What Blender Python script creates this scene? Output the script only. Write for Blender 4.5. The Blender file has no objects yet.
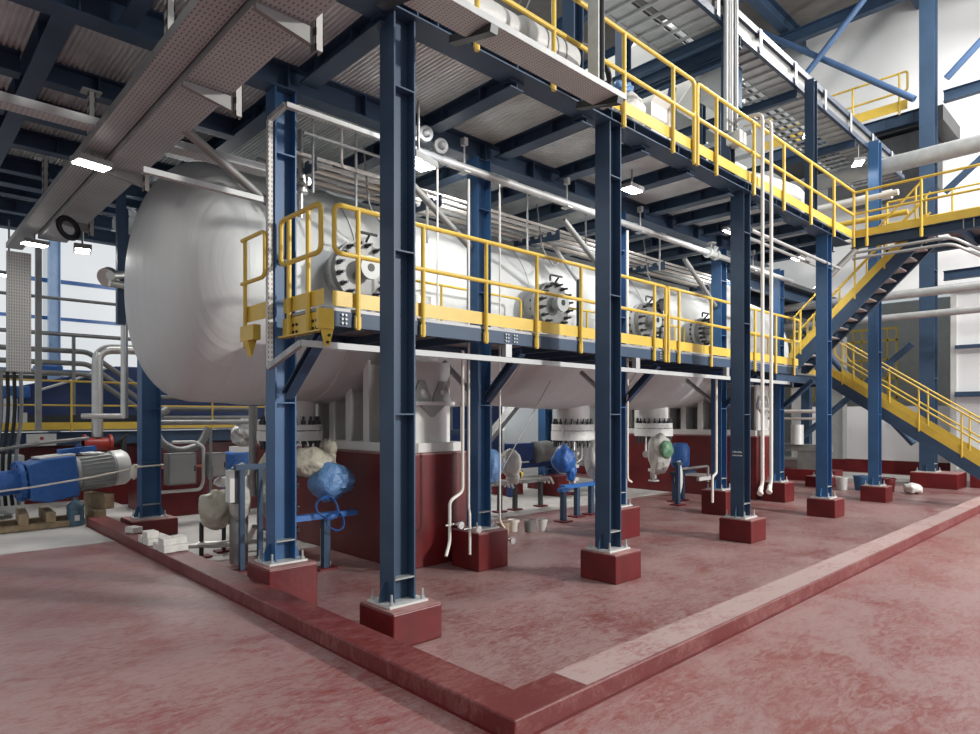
import bpy, bmesh, math, random
from mathutils import Vector as V, Matrix, noise
random.seed(11)
SC = bpy.context.scene
COL = SC.collection
PI = math.pi
X, Y, Z = V((1, 0, 0)), V((0, 1, 0)), V((0, 0, 1))
ORD = ['first', 'second', 'third', 'fourth', 'fifth', 'sixth', 'seventh', 'eighth', 'ninth', 'tenth', 'eleventh', 'twelfth', 'thirteenth', 'fourteenth']

# ------------------------------------------------------------------ materials
def new_mat(name):
    m = bpy.data.materials.new(name); m.use_nodes = True
    return m, m.node_tree, m.node_tree.nodes['Principled BSDF']

def paint(name, col, rough=.45, metal=0, var=.12, scale=3.0, bump=0.0, bscale=40, spec=.5):
    m, nt, b = new_mat(name)
    b.inputs['Roughness'].default_value = rough
    b.inputs['Metallic'].default_value = metal
    b.inputs['Specular IOR Level'].default_value = spec
    tc = nt.nodes.new('ShaderNodeTexCoord')
    n = nt.nodes.new('ShaderNodeTexNoise'); n.inputs['Scale'].default_value = scale; n.inputs['Detail'].default_value = 5
    nt.links.new(tc.outputs['Object'], n.inputs['Vector'])
    r = nt.nodes.new('ShaderNodeValToRGB')
    r.color_ramp.elements[0].position = .3; r.color_ramp.elements[1].position = .7
    r.color_ramp.elements[0].color = (*[c*(1-var) for c in col], 1)
    r.color_ramp.elements[1].color = (*[min(1, c*(1+var)) for c in col], 1)
    nt.links.new(n.outputs['Fac'], r.inputs['Fac'])
    nt.links.new(r.outputs['Color'], b.inputs['Base Color'])
    if bump:
        n2 = nt.nodes.new('ShaderNodeTexNoise'); n2.inputs['Scale'].default_value = bscale; n2.inputs['Detail'].default_value = 4
        nt.links.new(tc.outputs['Object'], n2.inputs['Vector'])
        bp = nt.nodes.new('ShaderNodeBump'); bp.inputs['Strength'].default_value = bump; bp.inputs['Distance'].default_value = .02
        nt.links.new(n2.outputs['Fac'], bp.inputs['Height'])
        nt.links.new(bp.outputs['Normal'], b.inputs['Normal'])
    return m

def emit(name, col, s):
    m, nt, b = new_mat(name)
    b.inputs['Base Color'].default_value = (.12, .12, .12, 1)
    b.inputs['Emission Color'].default_value = (*col, 1)
    b.inputs['Emission Strength'].default_value = s
    return m

def perforated(name, col, axis, pitch=(.05, .025)):
    """galvanised sheet with rows of dark slots running along axis (0 = x, 1 = y, 2 = z)"""
    m, nt, b = new_mat(name)
    b.inputs['Metallic'].default_value = .05; b.inputs['Roughness'].default_value = .5
    tc = nt.nodes.new('ShaderNodeTexCoord'); sp = nt.nodes.new('ShaderNodeSeparateXYZ')
    nt.links.new(tc.outputs['Object'], sp.inputs[0])
    def frac(sock, per):
        d = nt.nodes.new('ShaderNodeMath'); d.operation = 'DIVIDE'; d.inputs[1].default_value = per
        f = nt.nodes.new('ShaderNodeMath'); f.operation = 'FRACT'
        nt.links.new(sock, d.inputs[0]); nt.links.new(d.outputs[0], f.inputs[0]); return f.outputs[0]
    def lt(sock, v):
        d = nt.nodes.new('ShaderNodeMath'); d.operation = 'LESS_THAN'; d.inputs[1].default_value = v
        nt.links.new(sock, d.inputs[0]); return d.outputs[0]
    al = sp.outputs[axis]; ac = sp.outputs[1 if axis == 0 else 0]
    a = lt(frac(al, pitch[0]), .5); c = lt(frac(ac, pitch[1]), .25)
    mu = nt.nodes.new('ShaderNodeMath'); mu.operation = 'MULTIPLY'
    nt.links.new(a, mu.inputs[0]); nt.links.new(c, mu.inputs[1])
    n = nt.nodes.new('ShaderNodeTexNoise'); n.inputs['Scale'].default_value = 2.5
    nt.links.new(tc.outputs['Object'], n.inputs['Vector'])
    mv = nt.nodes.new('ShaderNodeMixRGB'); mv.inputs[1].default_value = (*[k*.85 for k in col], 1); mv.inputs[2].default_value = (*[k*1.12 for k in col], 1)
    nt.links.new(n.outputs['Fac'], mv.inputs[0])
    mx = nt.nodes.new('ShaderNodeMixRGB'); mx.inputs[2].default_value = (.08, .08, .08, 1)
    nt.links.new(mu.outputs[0], mx.inputs[0]); nt.links.new(mv.outputs[0], mx.inputs[1])
    nt.links.new(mx.outputs[0], b.inputs['Base Color'])
    return m

def dusty_red(name, red, dust, amount, rough=.42, brush=True, scale=.9):
    m, nt, b = new_mat(name)
    geo = nt.nodes.new('ShaderNodeNewGeometry')
    def nz(sc, det, stretch=None, dist=0):
        n = nt.nodes.new('ShaderNodeTexNoise'); n.inputs['Scale'].default_value = sc; n.inputs['Detail'].default_value = det
        n.inputs['Roughness'].default_value = .62; n.inputs['Distortion'].default_value = dist
        if stretch:
            mp = nt.nodes.new('ShaderNodeMapping'); mp.inputs['Scale'].default_value = stretch; mp.inputs['Rotation'].default_value = (0, 0, .75)
            nt.links.new(geo.outputs['Position'], mp.inputs['Vector']); nt.links.new(mp.outputs[0], n.inputs['Vector'])
        else:
            nt.links.new(geo.outputs['Position'], n.inputs['Vector'])
        return n.outputs['Fac']
    def math_(op, a, bb):
        k = nt.nodes.new('ShaderNodeMath'); k.operation = op
        for i, s in enumerate((a, bb)):
            if isinstance(s, (int, float)): k.inputs[i].default_value = s
            else: nt.links.new(s, k.inputs[i])
        return k.outputs[0]
    big = nz(scale*1.2, 6, dist=.8); med = nz(scale*6, 8, (1.0, 2.6, 1), 1.6); fine = nz(scale*30, 6, (1, 3.2, 1), 2.0)
    f = math_('ADD', math_('MULTIPLY', big, .34), math_('ADD', math_('MULTIPLY', med, .38), math_('MULTIPLY', fine, .28)))
    r = nt.nodes.new('ShaderNodeValToRGB')
    r.color_ramp.elements[0].position = .5-amount*.1-.06; r.color_ramp.elements[1].position = .5-amount*.1+.07
    r.color_ramp.elements[0].color = (*red, 1); r.color_ramp.elements[1].color = (*dust, 1)
    nt.links.new(f, r.inputs['Fac'])
    # pale trowel scratches
    sc2 = nz(scale*9, 8, (1, 6, 1), 3.0)
    rr = nt.nodes.new('ShaderNodeValToRGB'); rr.color_ramp.elements[0].position = .62; rr.color_ramp.elements[1].position = .74
    nt.links.new(sc2, rr.inputs['Fac'])
    mx = nt.nodes.new('ShaderNodeMixRGB'); mx.inputs[2].default_value = (*[min(1, c*1.35) for c in dust], 1)
    nt.links.new(math_('MULTIPLY', rr.outputs['Color'], .55 if brush else .15), mx.inputs[0]); nt.links.new(r.outputs['Color'], mx.inputs[1])
    nt.links.new(mx.outputs[0], b.inputs['Base Color'])
    mr = nt.nodes.new('ShaderNodeMapRange'); mr.inputs[3].default_value = rough-.1; mr.inputs[4].default_value = rough+.18
    nt.links.new(f, mr.inputs[0]); nt.links.new(mr.outputs[0], b.inputs['Roughness'])
    bp = nt.nodes.new('ShaderNodeBump'); bp.inputs['Strength'].default_value = .12; bp.inputs['Distance'].default_value = .01
    nt.links.new(fine, bp.inputs['Height']); nt.links.new(bp.outputs['Normal'], b.inputs['Normal'])
    return m

def wrap_mat(name, col, stretch, strength=.6, scale=1.6):
    m, nt, b = new_mat(name)
    b.inputs['Roughness'].default_value = .42
    tc = nt.nodes.new('ShaderNodeTexCoord'); mp = nt.nodes.new('ShaderNodeMapping'); mp.inputs['Scale'].default_value = stretch
    nt.links.new(tc.outputs['Object'], mp.inputs['Vector'])
    n = nt.nodes.new('ShaderNodeTexNoise'); n.inputs['Scale'].default_value = scale; n.inputs['Detail'].default_value = 6; n.inputs['Distortion'].default_value = .25
    nt.links.new(mp.outputs[0], n.inputs['Vector'])
    bp = nt.nodes.new('ShaderNodeBump'); bp.inputs['Strength'].default_value = strength; bp.inputs['Distance'].default_value = .06
    nt.links.new(n.outputs['Fac'], bp.inputs['Height']); nt.links.new(bp.outputs['Normal'], b.inputs['Normal'])
    r = nt.nodes.new('ShaderNodeMixRGB'); r.inputs[1].default_value = (*[c*.9 for c in col], 1); r.inputs[2].default_value = (*col, 1)
    nt.links.new(n.outputs['Fac'], r.inputs[0]); nt.links.new(r.outputs[0], b.inputs['Base Color'])
    return m

M = dict(
    blue=paint('blue_steel_paint', (.035, .066, .118), .5, spec=.35, var=.14, scale=2.2),
    blue2=paint('bright_blue_paint', (.03, .14, .42), .35, var=.12, scale=2),
    navy=paint('navy_tank_paint', (.012, .035, .13), .35),
    yellow=paint('yellow_paint', (.68, .465, .065), .4, var=.08, scale=4),
    red=paint('red_plinth_paint', (.125, .008, .010), .4, var=.25, scale=3, bump=.1, bscale=18),
    redtop=paint('dusty_red_concrete', (.33, .17, .16), .6, var=.25, scale=6),
    galv=paint('galvanised_steel', (.42, .43, .43), .45, .25, var=.12, scale=5),
    dgalv=paint('dull_grey_steel', (.24, .24, .235), .5, .3, var=.15, scale=4),
    steel=paint('stainless_pipe', (.55, .54, .52), .3, .85, var=.08, scale=4),
    white=paint('white_paint', (.72, .71, .68), .45, var=.06, scale=3),
    cream=paint('cream_pipe_paint', (.74, .70, .64), .4, var=.06),
    grey=paint('grey_enamel', (.36, .37, .36), .4, var=.07),
    lgrey=paint('light_grey_cladding', (.62, .62, .60), .4, .15, var=.07),
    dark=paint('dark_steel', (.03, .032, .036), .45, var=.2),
    black=paint('black_rubber', (.012, .012, .013), .5, var=.2),
    wood=paint('rough_timber', (.36, .26, .16), .7, var=.3, scale=9, bump=.3),
    conc=paint('pale_concrete', (.50, .48, .46), .6, var=.16, scale=1.3, bump=.08, bscale=12),
    block=paint('white_paving_block', (.68, .66, .62), .75, var=.12, scale=9, bump=.25, bscale=30),
    rope=paint('white_rope', (.70, .64, .56), .7),
    bluebag=wrap_mat('blue_plastic_bag', (.13, .27, .52), (4, 4, 4), .7, 2),
    bluebag2=wrap_mat('deep_blue_plastic', (.03, .13, .42), (4, 4, 4), .6, 2),
    beige=wrap_mat('beige_dust_sheet', (.50, .47, .38), (4, 4, 4), .7, 2),
    clear=wrap_mat('milky_plastic_sheet', (.55, .54, .50), (4, 4, 4), .7, 2),
    green=wrap_mat('green_plastic', (.16, .33, .20), (4, 4, 4), .5, 2),
    vessel=wrap_mat('white_vessel_wrap', (.60, .615, .61), (1.6, .5, .5), .32, 1.6),
    head=wrap_mat('white_head_wrap', (.60, .615, .61), (.15, 5.0, .22), .32, 1.6),
    insul=wrap_mat('silver_insulation', (.55, .54, .53), (2, 2, 2), .35, 3),
    trayy=perforated('perforated_tray_steel', (.40, .425, .43), 1, (.06, .033)),
    trayx=perforated('perforated_tray_steel_long', (.46, .475, .475), 0, (.04, .03)),
    trayz=perforated('perforated_tray_steel_drop', (.62, .61, .58), 2, (.05, .035)),
    deck=paint('galvanised_deck_sheet', (.70, .75, .76), .42, .1, var=.16, scale=2.5),
    grating=paint('grating_steel', (.30, .30, .30), .5, .4),
    lamp=emit('lamp_glow', (1, .98, .94), 34),
    win=emit('daylight_window', (.93, .97, 1.0), .74),
    tread=paint('tread_steel', (.46, .42, .40), .6, .2, var=.2),
    ochre=paint('ochre_insulation_board', (.42, .32, .14), .7, var=.2),
    valvered=paint('red_valve_paint', (.36, .035, .025), .4),
    roofm=paint('brown_grey_roof_sheet', (.20, .185, .17), .6, var=.1),
    wallw=paint('white_wall_cladding', (.82, .83, .83), .5, var=.03, scale=1),
    bright_col=paint('pale_blue_column_paint', (.055, .11, .22), .4),
    mgrey=paint('cast_grey_cover', (.19, .19, .185), .45, .2, var=.15, scale=8),
    slotz=perforated('slotted_channel_steel', (.45, .44, .42), 2, (.11, .06)),
    pale_col=paint('backlit_pale_blue_paint', (.30, .44, .66), .4),  # column blue with the window glow and haze mixed into the colour
    blueb=paint('lit_blue_steel_paint', (.040, .112, .245), .42, spec=.4, var=.14, scale=2.2),  # lit copy of the column blue; lamplight is put into the colour
    dkblue=paint('deep_blue_steel_paint', (.018, .035, .07), .38),
    bottle=paint('blue_water_bottle', (.07, .13, .18), .12, var=.1),
)

# ------------------------------------------------------------------ mesh builder
class MB:
    def __init__(s): s.v = []; s.f = []
    def add(s, vs, fs):
        k = len(s.v); s.v += [V(p) for p in vs]; s.f += [tuple(i+k for i in f) for f in fs]; return s
    def box(s, x0, x1, y0, y1, z0, z1):
        return s.add([(x, y, z) for z in (z0, z1) for y in (y0, y1) for x in (x0, x1)],
                     [(0, 2, 3, 1), (4, 5, 7, 6), (0, 1, 5, 4), (2, 6, 7, 3), (0, 4, 6, 2), (1, 3, 7, 5)])
    def bar(s, p0, p1, w, h, up=Z):
        """rectangular bar, w across, h along up"""
        p0, p1 = V(p0), V(p1); d = (p1-p0).normalized()
        a = d.cross(V(up)).normalized()*(w/2); u = a.cross(d).normalized()*(h/2)
        return s.add([p+sa*a+su*u for p in (p0, p1) for sa, su in ((-1, -1), (1, -1), (1, 1), (-1, 1))],
                     [(0, 1, 2, 3), (7, 6, 5, 4), (0, 4, 5, 1), (1, 5, 6, 2), (2, 6, 7, 3), (3, 7, 4, 0)])
    def isec(s, p0, p1, h, b, tf=.014, tw=.01, up=Z):
        p0, p1 = V(p0), V(p1); d = (p1-p0).normalized()
        a = d.cross(V(up)).normalized(); u = a.cross(d).normalized()
        o = (h-tf)/2
        s.bar(p0+u*o, p1+u*o, b, tf, u); s.bar(p0-u*o, p1-u*o, b, tf, u)
        return s.bar(p0, p1, tw, h-2*tf, u)
    def chan(s, p0, p1, h, b, t=.012, up=Z, side=1):
        p0, p1 = V(p0), V(p1); d = (p1-p0).normalized()
        a = d.cross(V(up)).normalized(); u = a.cross(d).normalized()
        s.bar(p0, p1, t, h, u)
        for q in (-1, 1): s.bar(p0+u*q*(h-t)/2+a*side*b/2, p1+u*q*(h-t)/2+a*side*b/2, b, t, u)
        return s
    def tube(s, pts, r, n=10, closed=False, cap=True):
        pts = [V(p) for p in pts]; N = len(pts); rings = []
        ref = None
        for i, p in enumerate(pts):
            if closed: d0 = (p-pts[i-1]); d1 = (pts[(i+1) % N]-p)
            else:
                d0 = p-pts[i-1] if i else pts[1]-p; d1 = pts[i+1]-p if i < N-1 else p-pts[i-1]
            d0 = d0.normalized(); d1 = d1.normalized(); t = (d0+d1)
            t = t.normalized() if t.length > 1e-6 else d1
            if ref is None:
                ref = t.orthogonal().normalized()
            else:
                ref = ref-t*ref.dot(t)
                ref = ref.normalized() if ref.length > 1e-5 else t.orthogonal().normalized()
            e2 = t.cross(ref)
            c = max(.5, d0.dot(t)); 
            rings.append([p+(ref*math.cos(2*PI*k/n)+e2*math.sin(2*PI*k/n))*r for k in range(n)])
        vs = [q for g in rings for q in g]; fs = []
        for i in range(N if closed else N-1):
            j = (i+1) % N
            fs += [(i*n+k, i*n+(k+1) % n, j*n+(k+1) % n, j*n+k) for k in range(n)]
        if cap and not closed: fs += [tuple(range(n))[::-1], tuple(range((N-1)*n, N*n))]
        return s.add(vs, fs)
    def cyl(s, p0, p1, r, r1=None, n=16):
        return s.lathe([(0, 0), (r, 0), (r if r1 is None else r1, 1), (0, 1)], p0, V(p1)-V(p0), n)
    def lathe(s, prof, o, axis, n=24):
        """prof: (radius, t) with t in units of axis"""
        o, axis = V(o), V(axis); a = axis.normalized(); e1 = a.orthogonal().normalized(); e2 = a.cross(e1)
        vs = []; idx = []
        for r, t in prof:
            c = o+axis*t
            if r < 1e-7: idx.append([len(vs)]); vs.append(c)
            else:
                idx.append(list(range(len(vs), len(vs)+n)))
                vs += [c+(e1*math.cos(2*PI*k/n)+e2*math.sin(2*PI*k/n))*r for k in range(n)]
        fs = []
        for A, B in zip(idx, idx[1:]):
            for k in range(n):
                l = (k+1) % n
                if len(A) == 1 and len(B) == 1: continue
                if len(A) == 1: fs.append((A[0], B[l], B[k]))
                elif len(B) == 1: fs.append((A[k], A[l], B[0]))
                else: fs.append((A[k], A[l], B[l], B[k]))
        return s.add(vs, fs)
    def prism(s, poly, d):
        """planar 3-D polygon swept by d"""
        n = len(poly); d = V(d); P = [V(p) for p in poly]
        return s.add(P+[p+d for p in P], [tuple(range(n))[::-1], tuple(range(n, 2*n))]+[(i, (i+1) % n, (i+1) % n+n, i+n) for i in range(n)])
    def blob(s, c, rad, amp=.25, freq=2.2, seed=0, sub=3):
        bm = bmesh.new(); bmesh.ops.create_icosphere(bm, subdivisions=sub, radius=1)
        sd = V((seed*7.3, seed*3.1, seed*1.7)); vs = []
        for v in bm.verts:
            d = v.co.normalized()
            q = V((d.x*3.2, d.y*3.2, d.z*1.3))+V((noise.noise(d*2+sd), noise.noise(d*2-sd), 0))*.8
            k = 1+amp*.9*noise.noise(d*freq*.9+sd)-amp*.75*abs(noise.noise(q*freq*.55+sd))-amp*.3*abs(noise.noise(q*freq*1.3-sd))+amp*.3
            vs.append(V(c)+V((d.x*rad[0], d.y*rad[1], d.z*rad[2]))*k)
        bm.verts.index_update(); fs = [tuple(v.index for v in f.verts) for f in bm.faces]; bm.free()
        return s.add(vs, fs)
    def coil(s, c, r, turns, pitch, tr, a=X, b=Y, n=26):
        c = V(c); w = V(a).cross(V(b)).normalized(); N = int(turns*n)
        return s.tube([c+(V(a)*math.cos(2*PI*i/n)+V(b)*math.sin(2*PI*i/n))*r*(1+.06*math.sin(i*.7))+w*pitch*i/n for i in range(N+1)], tr, 6)

ORG = {}
def build(mb, name, mat, parent=None, smooth=35, bevel=0):
    me = bpy.data.meshes.new(name)
    if parent is None:
        lo = V([min(p[i] for p in mb.v) for i in range(3)]); hi = V([max(p[i] for p in mb.v) for i in range(3)])
        org = V(((lo.x+hi.x)/2, (lo.y+hi.y)/2, lo.z))
    else: org = ORG[parent.name]
    me.from_pydata([p-org for p in mb.v], [], mb.f); me.update()
    bm = bmesh.new(); bm.from_mesh(me); bmesh.ops.recalc_face_normals(bm, faces=bm.faces)
    if bevel:
        bmesh.ops.bevel(bm, geom=[e for e in bm.edges if e.calc_face_angle(0) > .6], offset=bevel, segments=2, affect='EDGES', profile=.5)
    bm.to_mesh(me); bm.free()
    if smooth and not bevel:
        me.polygons.foreach_set('use_smooth', [True]*len(me.polygons)); me.set_sharp_from_angle(angle=math.radians(smooth))
    me.materials.append(M[mat] if isinstance(mat, str) else mat)
    o = bpy.data.objects.new(name, me); COL.objects.link(o); ORG[o.name] = org
    if parent is None: o.location = org
    else: o.parent = parent
    return o

USED = {}
def tag(o, label, cat, group=None, kind='thing'):
    n = len(label.split())
    if not 4 <= n <= 16: print('LABEL LENGTH', n, label)
    if label in USED and not (group and USED[label] == group): print('LABEL DUP', label)
    USED[label] = group
    o['label'] = label; o['category'] = cat; o['kind'] = kind
    if group: o['group'] = group
    return o
def thing(name, label, cat, loc, group=None):
    o = bpy.data.objects.new(name, None); COL.objects.link(o); o.location = loc; o.empty_display_size = .1
    ORG[o.name] = V(loc)
    return tag(o, label, cat, group)
def solo(mb, name, mat, label, cat, group=None, smooth=35, bevel=0, kind='thing'):
    return tag(build(mb, name, mat, None, smooth, bevel), label, cat, group, kind)
def struct(mb, name, mat, parent=None, smooth=0, bevel=0):
    o = build(mb, name, mat, parent, smooth, bevel)
    if parent is None: o['kind'] = 'structure'
    return o
def arc(c, r, a0, a1, u, v, n=5):
    c = V(c); return [c+(V(u)*math.cos(a0+(a1-a0)*i/n)+V(v)*math.sin(a0+(a1-a0)*i/n))*r for i in range(n+1)]
def bend(pts, r, n=4):
    """polyline with its corners rounded"""
    P = [V(p) for p in pts]; out = [P[0]]
    for i in range(1, len(P)-1):
        a = (P[i-1]-P[i]); b = (P[i+1]-P[i]); k = min(r, a.length*.45, b.length*.45)
        p0 = P[i]+a.normalized()*k; p1 = P[i]+b.normalized()*k
        out += [(p0*(1-t)+P[i]*t)*(1-t)+(P[i]*(1-t)+p1*t)*t for t in [j/n for j in range(n+1)]]
    return out+[P[-1]]
# ------------------------------------------------------------------ setting
M['floor_red'] = dusty_red('dusty_red_floor', (.235, .05, .047), (.335, .205, .195), .35, .30)
M['floor_in'] = dusty_red('dusty_red_bund_floor', (.19, .045, .042), (.325, .21, .20), .30, .34)
M['kerb_red'] = dusty_red('red_kerb_paint', (.13, .013, .013), (.235, .085, .078), -.35, .40, False)
M['kerb_dust'] = dusty_red('dusty_kerb_top', (.26, .08, .07), (.42, .30, .285), .75, .5, True)

struct(MB().box(2.6, 45, 2.54, 34, -.06, -.004).box(-14, 2.6, 10.55, 34, -.06, .174).box(2.6, 3.72, 12.36, 34, -.004, .174), 'floor', 'conc')
FZ = .18
struct(MB().box(-14, 2.58, -14, 10.55, .1, FZ).box(2.58, 45, -14, 2.52, .1, FZ), 'floor_painted', 'floor_red')
struct(MB().box(2.85, 30, 2.75, 9.0, -.006, .003).box(16.5, 30, 9.3, 14, -.006, .003), 'floor_bund', 'floor_in')
KH = .31
def kerb(name, poly, mat):
    b = MB().prism([(x, y, -.005) for x, y in poly], (0, 0, KH+.005)); return struct(b, name, mat, smooth=0, bevel=.012)
kerb('kerb', [(2.58, 2.52), (27, 2.52), (27, 2.82), (2.88, 2.82), (2.88, 12.36), (2.58, 12.36)], 'kerb_red')
struct(MB().box(3.25, 26.9, 2.54, 2.812, KH-.002, KH+.002), 'kerb_top', 'kerb_dust')
struct(MB().box(2.565, 2.582, 2.505, 12.36, FZ-.004, FZ+.008).box(2.565, 27, 2.503, 2.522, FZ-.004, FZ+.008), 'kerb_fillet', 'red')

# back wall of translucent daylight panels
WY = 24.0
struct(MB().box(-14, 24, WY+.15, WY+.3, 0, 1.2).box(-14, 24, WY+.15, WY+.3, 9.5, 15.5), 'wall_back', 'wallw')
k = 1
for x0, x1 in ((-13.9, -6.1), (-5.9, -1.1), (-.9, 3.85), (4.25, 9.1), (9.3, 14.1), (14.3, 19.1), (19.3, 23.9)):
    for z0, z1 in ((1.2, 3.28), (3.42, 4.95), (5.05, 6.1), (6.22, 9.5)):
        struct(MB().box(x0, x1, WY+.05, WY+.1, z0, z1), 'window_%d' % k, 'win'); k += 1
mb = MB()
for z, h in ((3.35, .14), (5.0, .10), (6.16, .12)): mb.box(-14, 24, WY-.02, WY+.12, z-h/2, z+h/2)
struct(mb, 'trim_1', 'blue2')
struct(MB().box(-14, 24, WY-.3, WY-.12, 3.05, 3.2), 'trim_2', 'dark')
# end wall with an opening low down
WX = 24.0
w = MB()
w.box(WX, WX+.2, -12, 4.7, 0, 16).box(WX, WX+.2, 4.7, 13, 6.0, 16).box(WX, WX+.2, 13, 24.3, 0, 16)
struct(w, 'wall_right', 'wallw')
struct(MB().box(WX+.2, 33, 2.3, 2.5, 0, 7).box(33, 33.2, 2.5, 14, 0, 7).box(WX+.2, 33, 13.2, 13.4, 0, 7), 'wall_annex', 'grey')
struct(MB().box(25.2, 25.4, 4.75, 9.5, .45, 2.3), 'wall_low', 'wallw')
struct(MB().box(25.15, 25.45, 4.75, 9.5, 0, .45), 'wall_low_base', 'red')
struct(MB().box(WX-.06, WX, 4.6, 4.75, 0, 5.9), 'trim_3', 'lgrey')
mb = MB()
for i in range(60): mb.box(WX-.02, WX, -11.5+i*.3, -11.49+i*.3+.02, 0, 15.3)
pass
struct(MB().box(WX-.3, WX-.05, -10, 4.6, 2.55, 2.7).box(WX-.3, WX-.05, -10, 4.6, 5.75, 5.95).box(WX-.3, WX-.05, -10, 4.6, 4.0, 4.1), 'trim_5', 'blue')
struct(MB().box(14, 24.3, -6, 24.3, 15.3, 15.5), 'ceiling', 'roofm')
for i, (y, lab) in enumerate(((5.5, 'over the high landing'), (9.0, 'inboard of the one over the landing'), (12.5, 'above the cable ladder'), (16, 'third in from the white end wall landing'))):
    solo(MB().isec((14, y, 15.04), (23.95, y, 15.04), .5, .3, .03, .02), 'roof_girder', 'blue', 'blue roof girder under the brown sheeting ' + lab, 'girder', 'roof girders')
for i, x in enumerate((16.2, 18.8, 22.3)):
    solo(MB().isec((x, -5, 14.58), (x, 23.5, 14.58), .4, .25, .03, .02), 'roof_purlin', 'blue', ORD[i]+' blue purlin under the roof counting towards the white end wall', 'girder', 'roof purlins')

# ------------------------------------------------------------------ columns and plinths
def column(x, y, zb, zt, label, where, h=.235, b=.22, stiff=(2.0, 3.45, 4.9), group='blue steel columns', gusset=True, name='steel_column', mat='blue'):
    t = thing(name, label, 'column', (x, y, zb), group)
    build(MB().isec((x, y, zb+.02), (x, y, zt), h, b, .016, .011, X), 'shaft', mat, t)
    build(MB().box(x-h/2-.09, x+h/2+.09, y-b/2-.07, y+b/2+.07, zb+.002, zb+.022), 'base_plate', 'lgrey', t)
    for z in (zb+.22,)+tuple(stiff):
        if z < zt-.1:
            build(MB().box(x-h/2+.016, x+h/2-.016, y-b/2, y-.006, z, z+.014).box(x-h/2+.016, x+h/2-.016, y+.006, y+b/2, z, z+.014), 'stiffener', mat if z > zb+.3 else 'grey', t)
    if gusset:
        for s in (-1, 1):
            xx = x+s*h/2
            build(MB().prism([(xx, y-.006, zb+.022), (xx+s*.085, y-.006, zb+.022), (xx+s*.075, y-.006, zb+.1), (xx+s*.035, y-.006, zb+.19), (xx, y-.006, zb+.2)], (0, .012, 0)), 'gusset_plate', mat, t)
    for sx in (-1, 1):
        for sy in (-1, 1):
            px, py = x+sx*(h/2+.05), y+sy*(b/2+.035)
            if sx < 0: px = x-h/2-.05
            build(MB().cyl((px, py, zb+.022), (px, py, zb+.115), .011, n=8).cyl((px, py, zb+.022), (px, py, zb+.05), .022, n=6), 'anchor_bolt', 'galv', t)
    return t
def plinth(x, y, s, h, label, sy=None):
    sy = sy or s
    t = thing('concrete_plinth', label, 'plinth', (x, y, 0), 'red concrete column plinths')
    build(MB().box(x-s/2, x+s/2, y-sy/2, y+sy/2, .003, h-.012), 'body', 'red', t, bevel=.012)
    build(MB().box(x-s/2+.008, x+s/2-.008, y-sy/2+.008, y+sy/2-.008, h-.012, h), 'grout_cap', 'redtop', t)

AROW = [(3.45, 4.84, .32, 'at the corner of the kerb'), (6.59, 4.82, .35, 'next along from the kerb corner column'), (10.13, 4.82, .36, 'beside the white hanging pipe pair'),
        (13.73, 4.82, .36, 'in front of the upper stair flight'), (16.95, 4.83, .36, 'standing in front of the lower stair flight')]
for i, (x, y, h, wh) in enumerate(AROW):
    plinth(x+.01, y-.03, .53, h, 'red concrete plinth under the blue column ' + wh)
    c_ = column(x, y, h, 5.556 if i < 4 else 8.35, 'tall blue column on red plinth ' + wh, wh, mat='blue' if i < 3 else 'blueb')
    if i == 2:
        mk = MB()
        for k in range(7): mk.box(x-.1195, x-.1180, y-.085+k*.024, y-.068+k*.024, 1.40, 1.425 if k % 3 else 1.415).box(x-.1195, x-.1180, y-.085+k*.024, y-.070+k*.024, 1.345, 1.365)
        build(mk, 'painted_lettering', 'white', c_)
BROW = [(3.13, 6.48, .466, 'beside the domed vessel end'), (5.86, 6.38, .495, 'flanked by cream drain pipes'), (8.95, 6.38, .495, 'half hidden by the front column'),
        (12.5, 6.40, .49, 'in front of the second red pier'), (15.32, 6.40, .45, 'beyond the white hanging pipe pair')]
for i, (x, y, h, wh) in enumerate(BROW):
    plinth(x, y-.02, .53, h, 'red concrete plinth under the blue vessel-side column ' + wh)
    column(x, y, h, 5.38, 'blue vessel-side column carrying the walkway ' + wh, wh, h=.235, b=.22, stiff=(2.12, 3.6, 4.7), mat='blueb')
CROW = [(3.4, 11.9, .28, 'with the white rope tied round it'), (8.4, 11.9, .3, 'behind the first red pier'), (13.4, 11.9, .3, 'seen under the vessel between the red piers'), (19.3, 6.8, .3, 'behind the stair, beside the buckets')]
for x, y, h, wh in CROW:
    plinth(x, y, .7, h, 'red concrete plinth under the blue rear column ' + wh)
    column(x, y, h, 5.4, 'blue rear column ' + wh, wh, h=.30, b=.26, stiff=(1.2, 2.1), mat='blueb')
plinth(21.5, 4.55, 1.1, .42, 'wide red concrete plinth under the very tall column by the white wall')
column(21.4, 4.76, .42, 14.7, 'very tall blue column near the white end wall', '', h=.38, b=.36, stiff=(3, 6, 9))
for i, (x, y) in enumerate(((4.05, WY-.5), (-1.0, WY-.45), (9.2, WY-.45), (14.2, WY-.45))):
    column(x, y, 0, 15, ('pale blue column against the daylight wall ' + ('near the perforated tray drop', 'off beyond the tray drop', 'behind the vessel', 'behind the stair side of the vessel')[i]), '', h=.3, b=.24, stiff=(), gusset=False, mat='pale_col')

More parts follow.
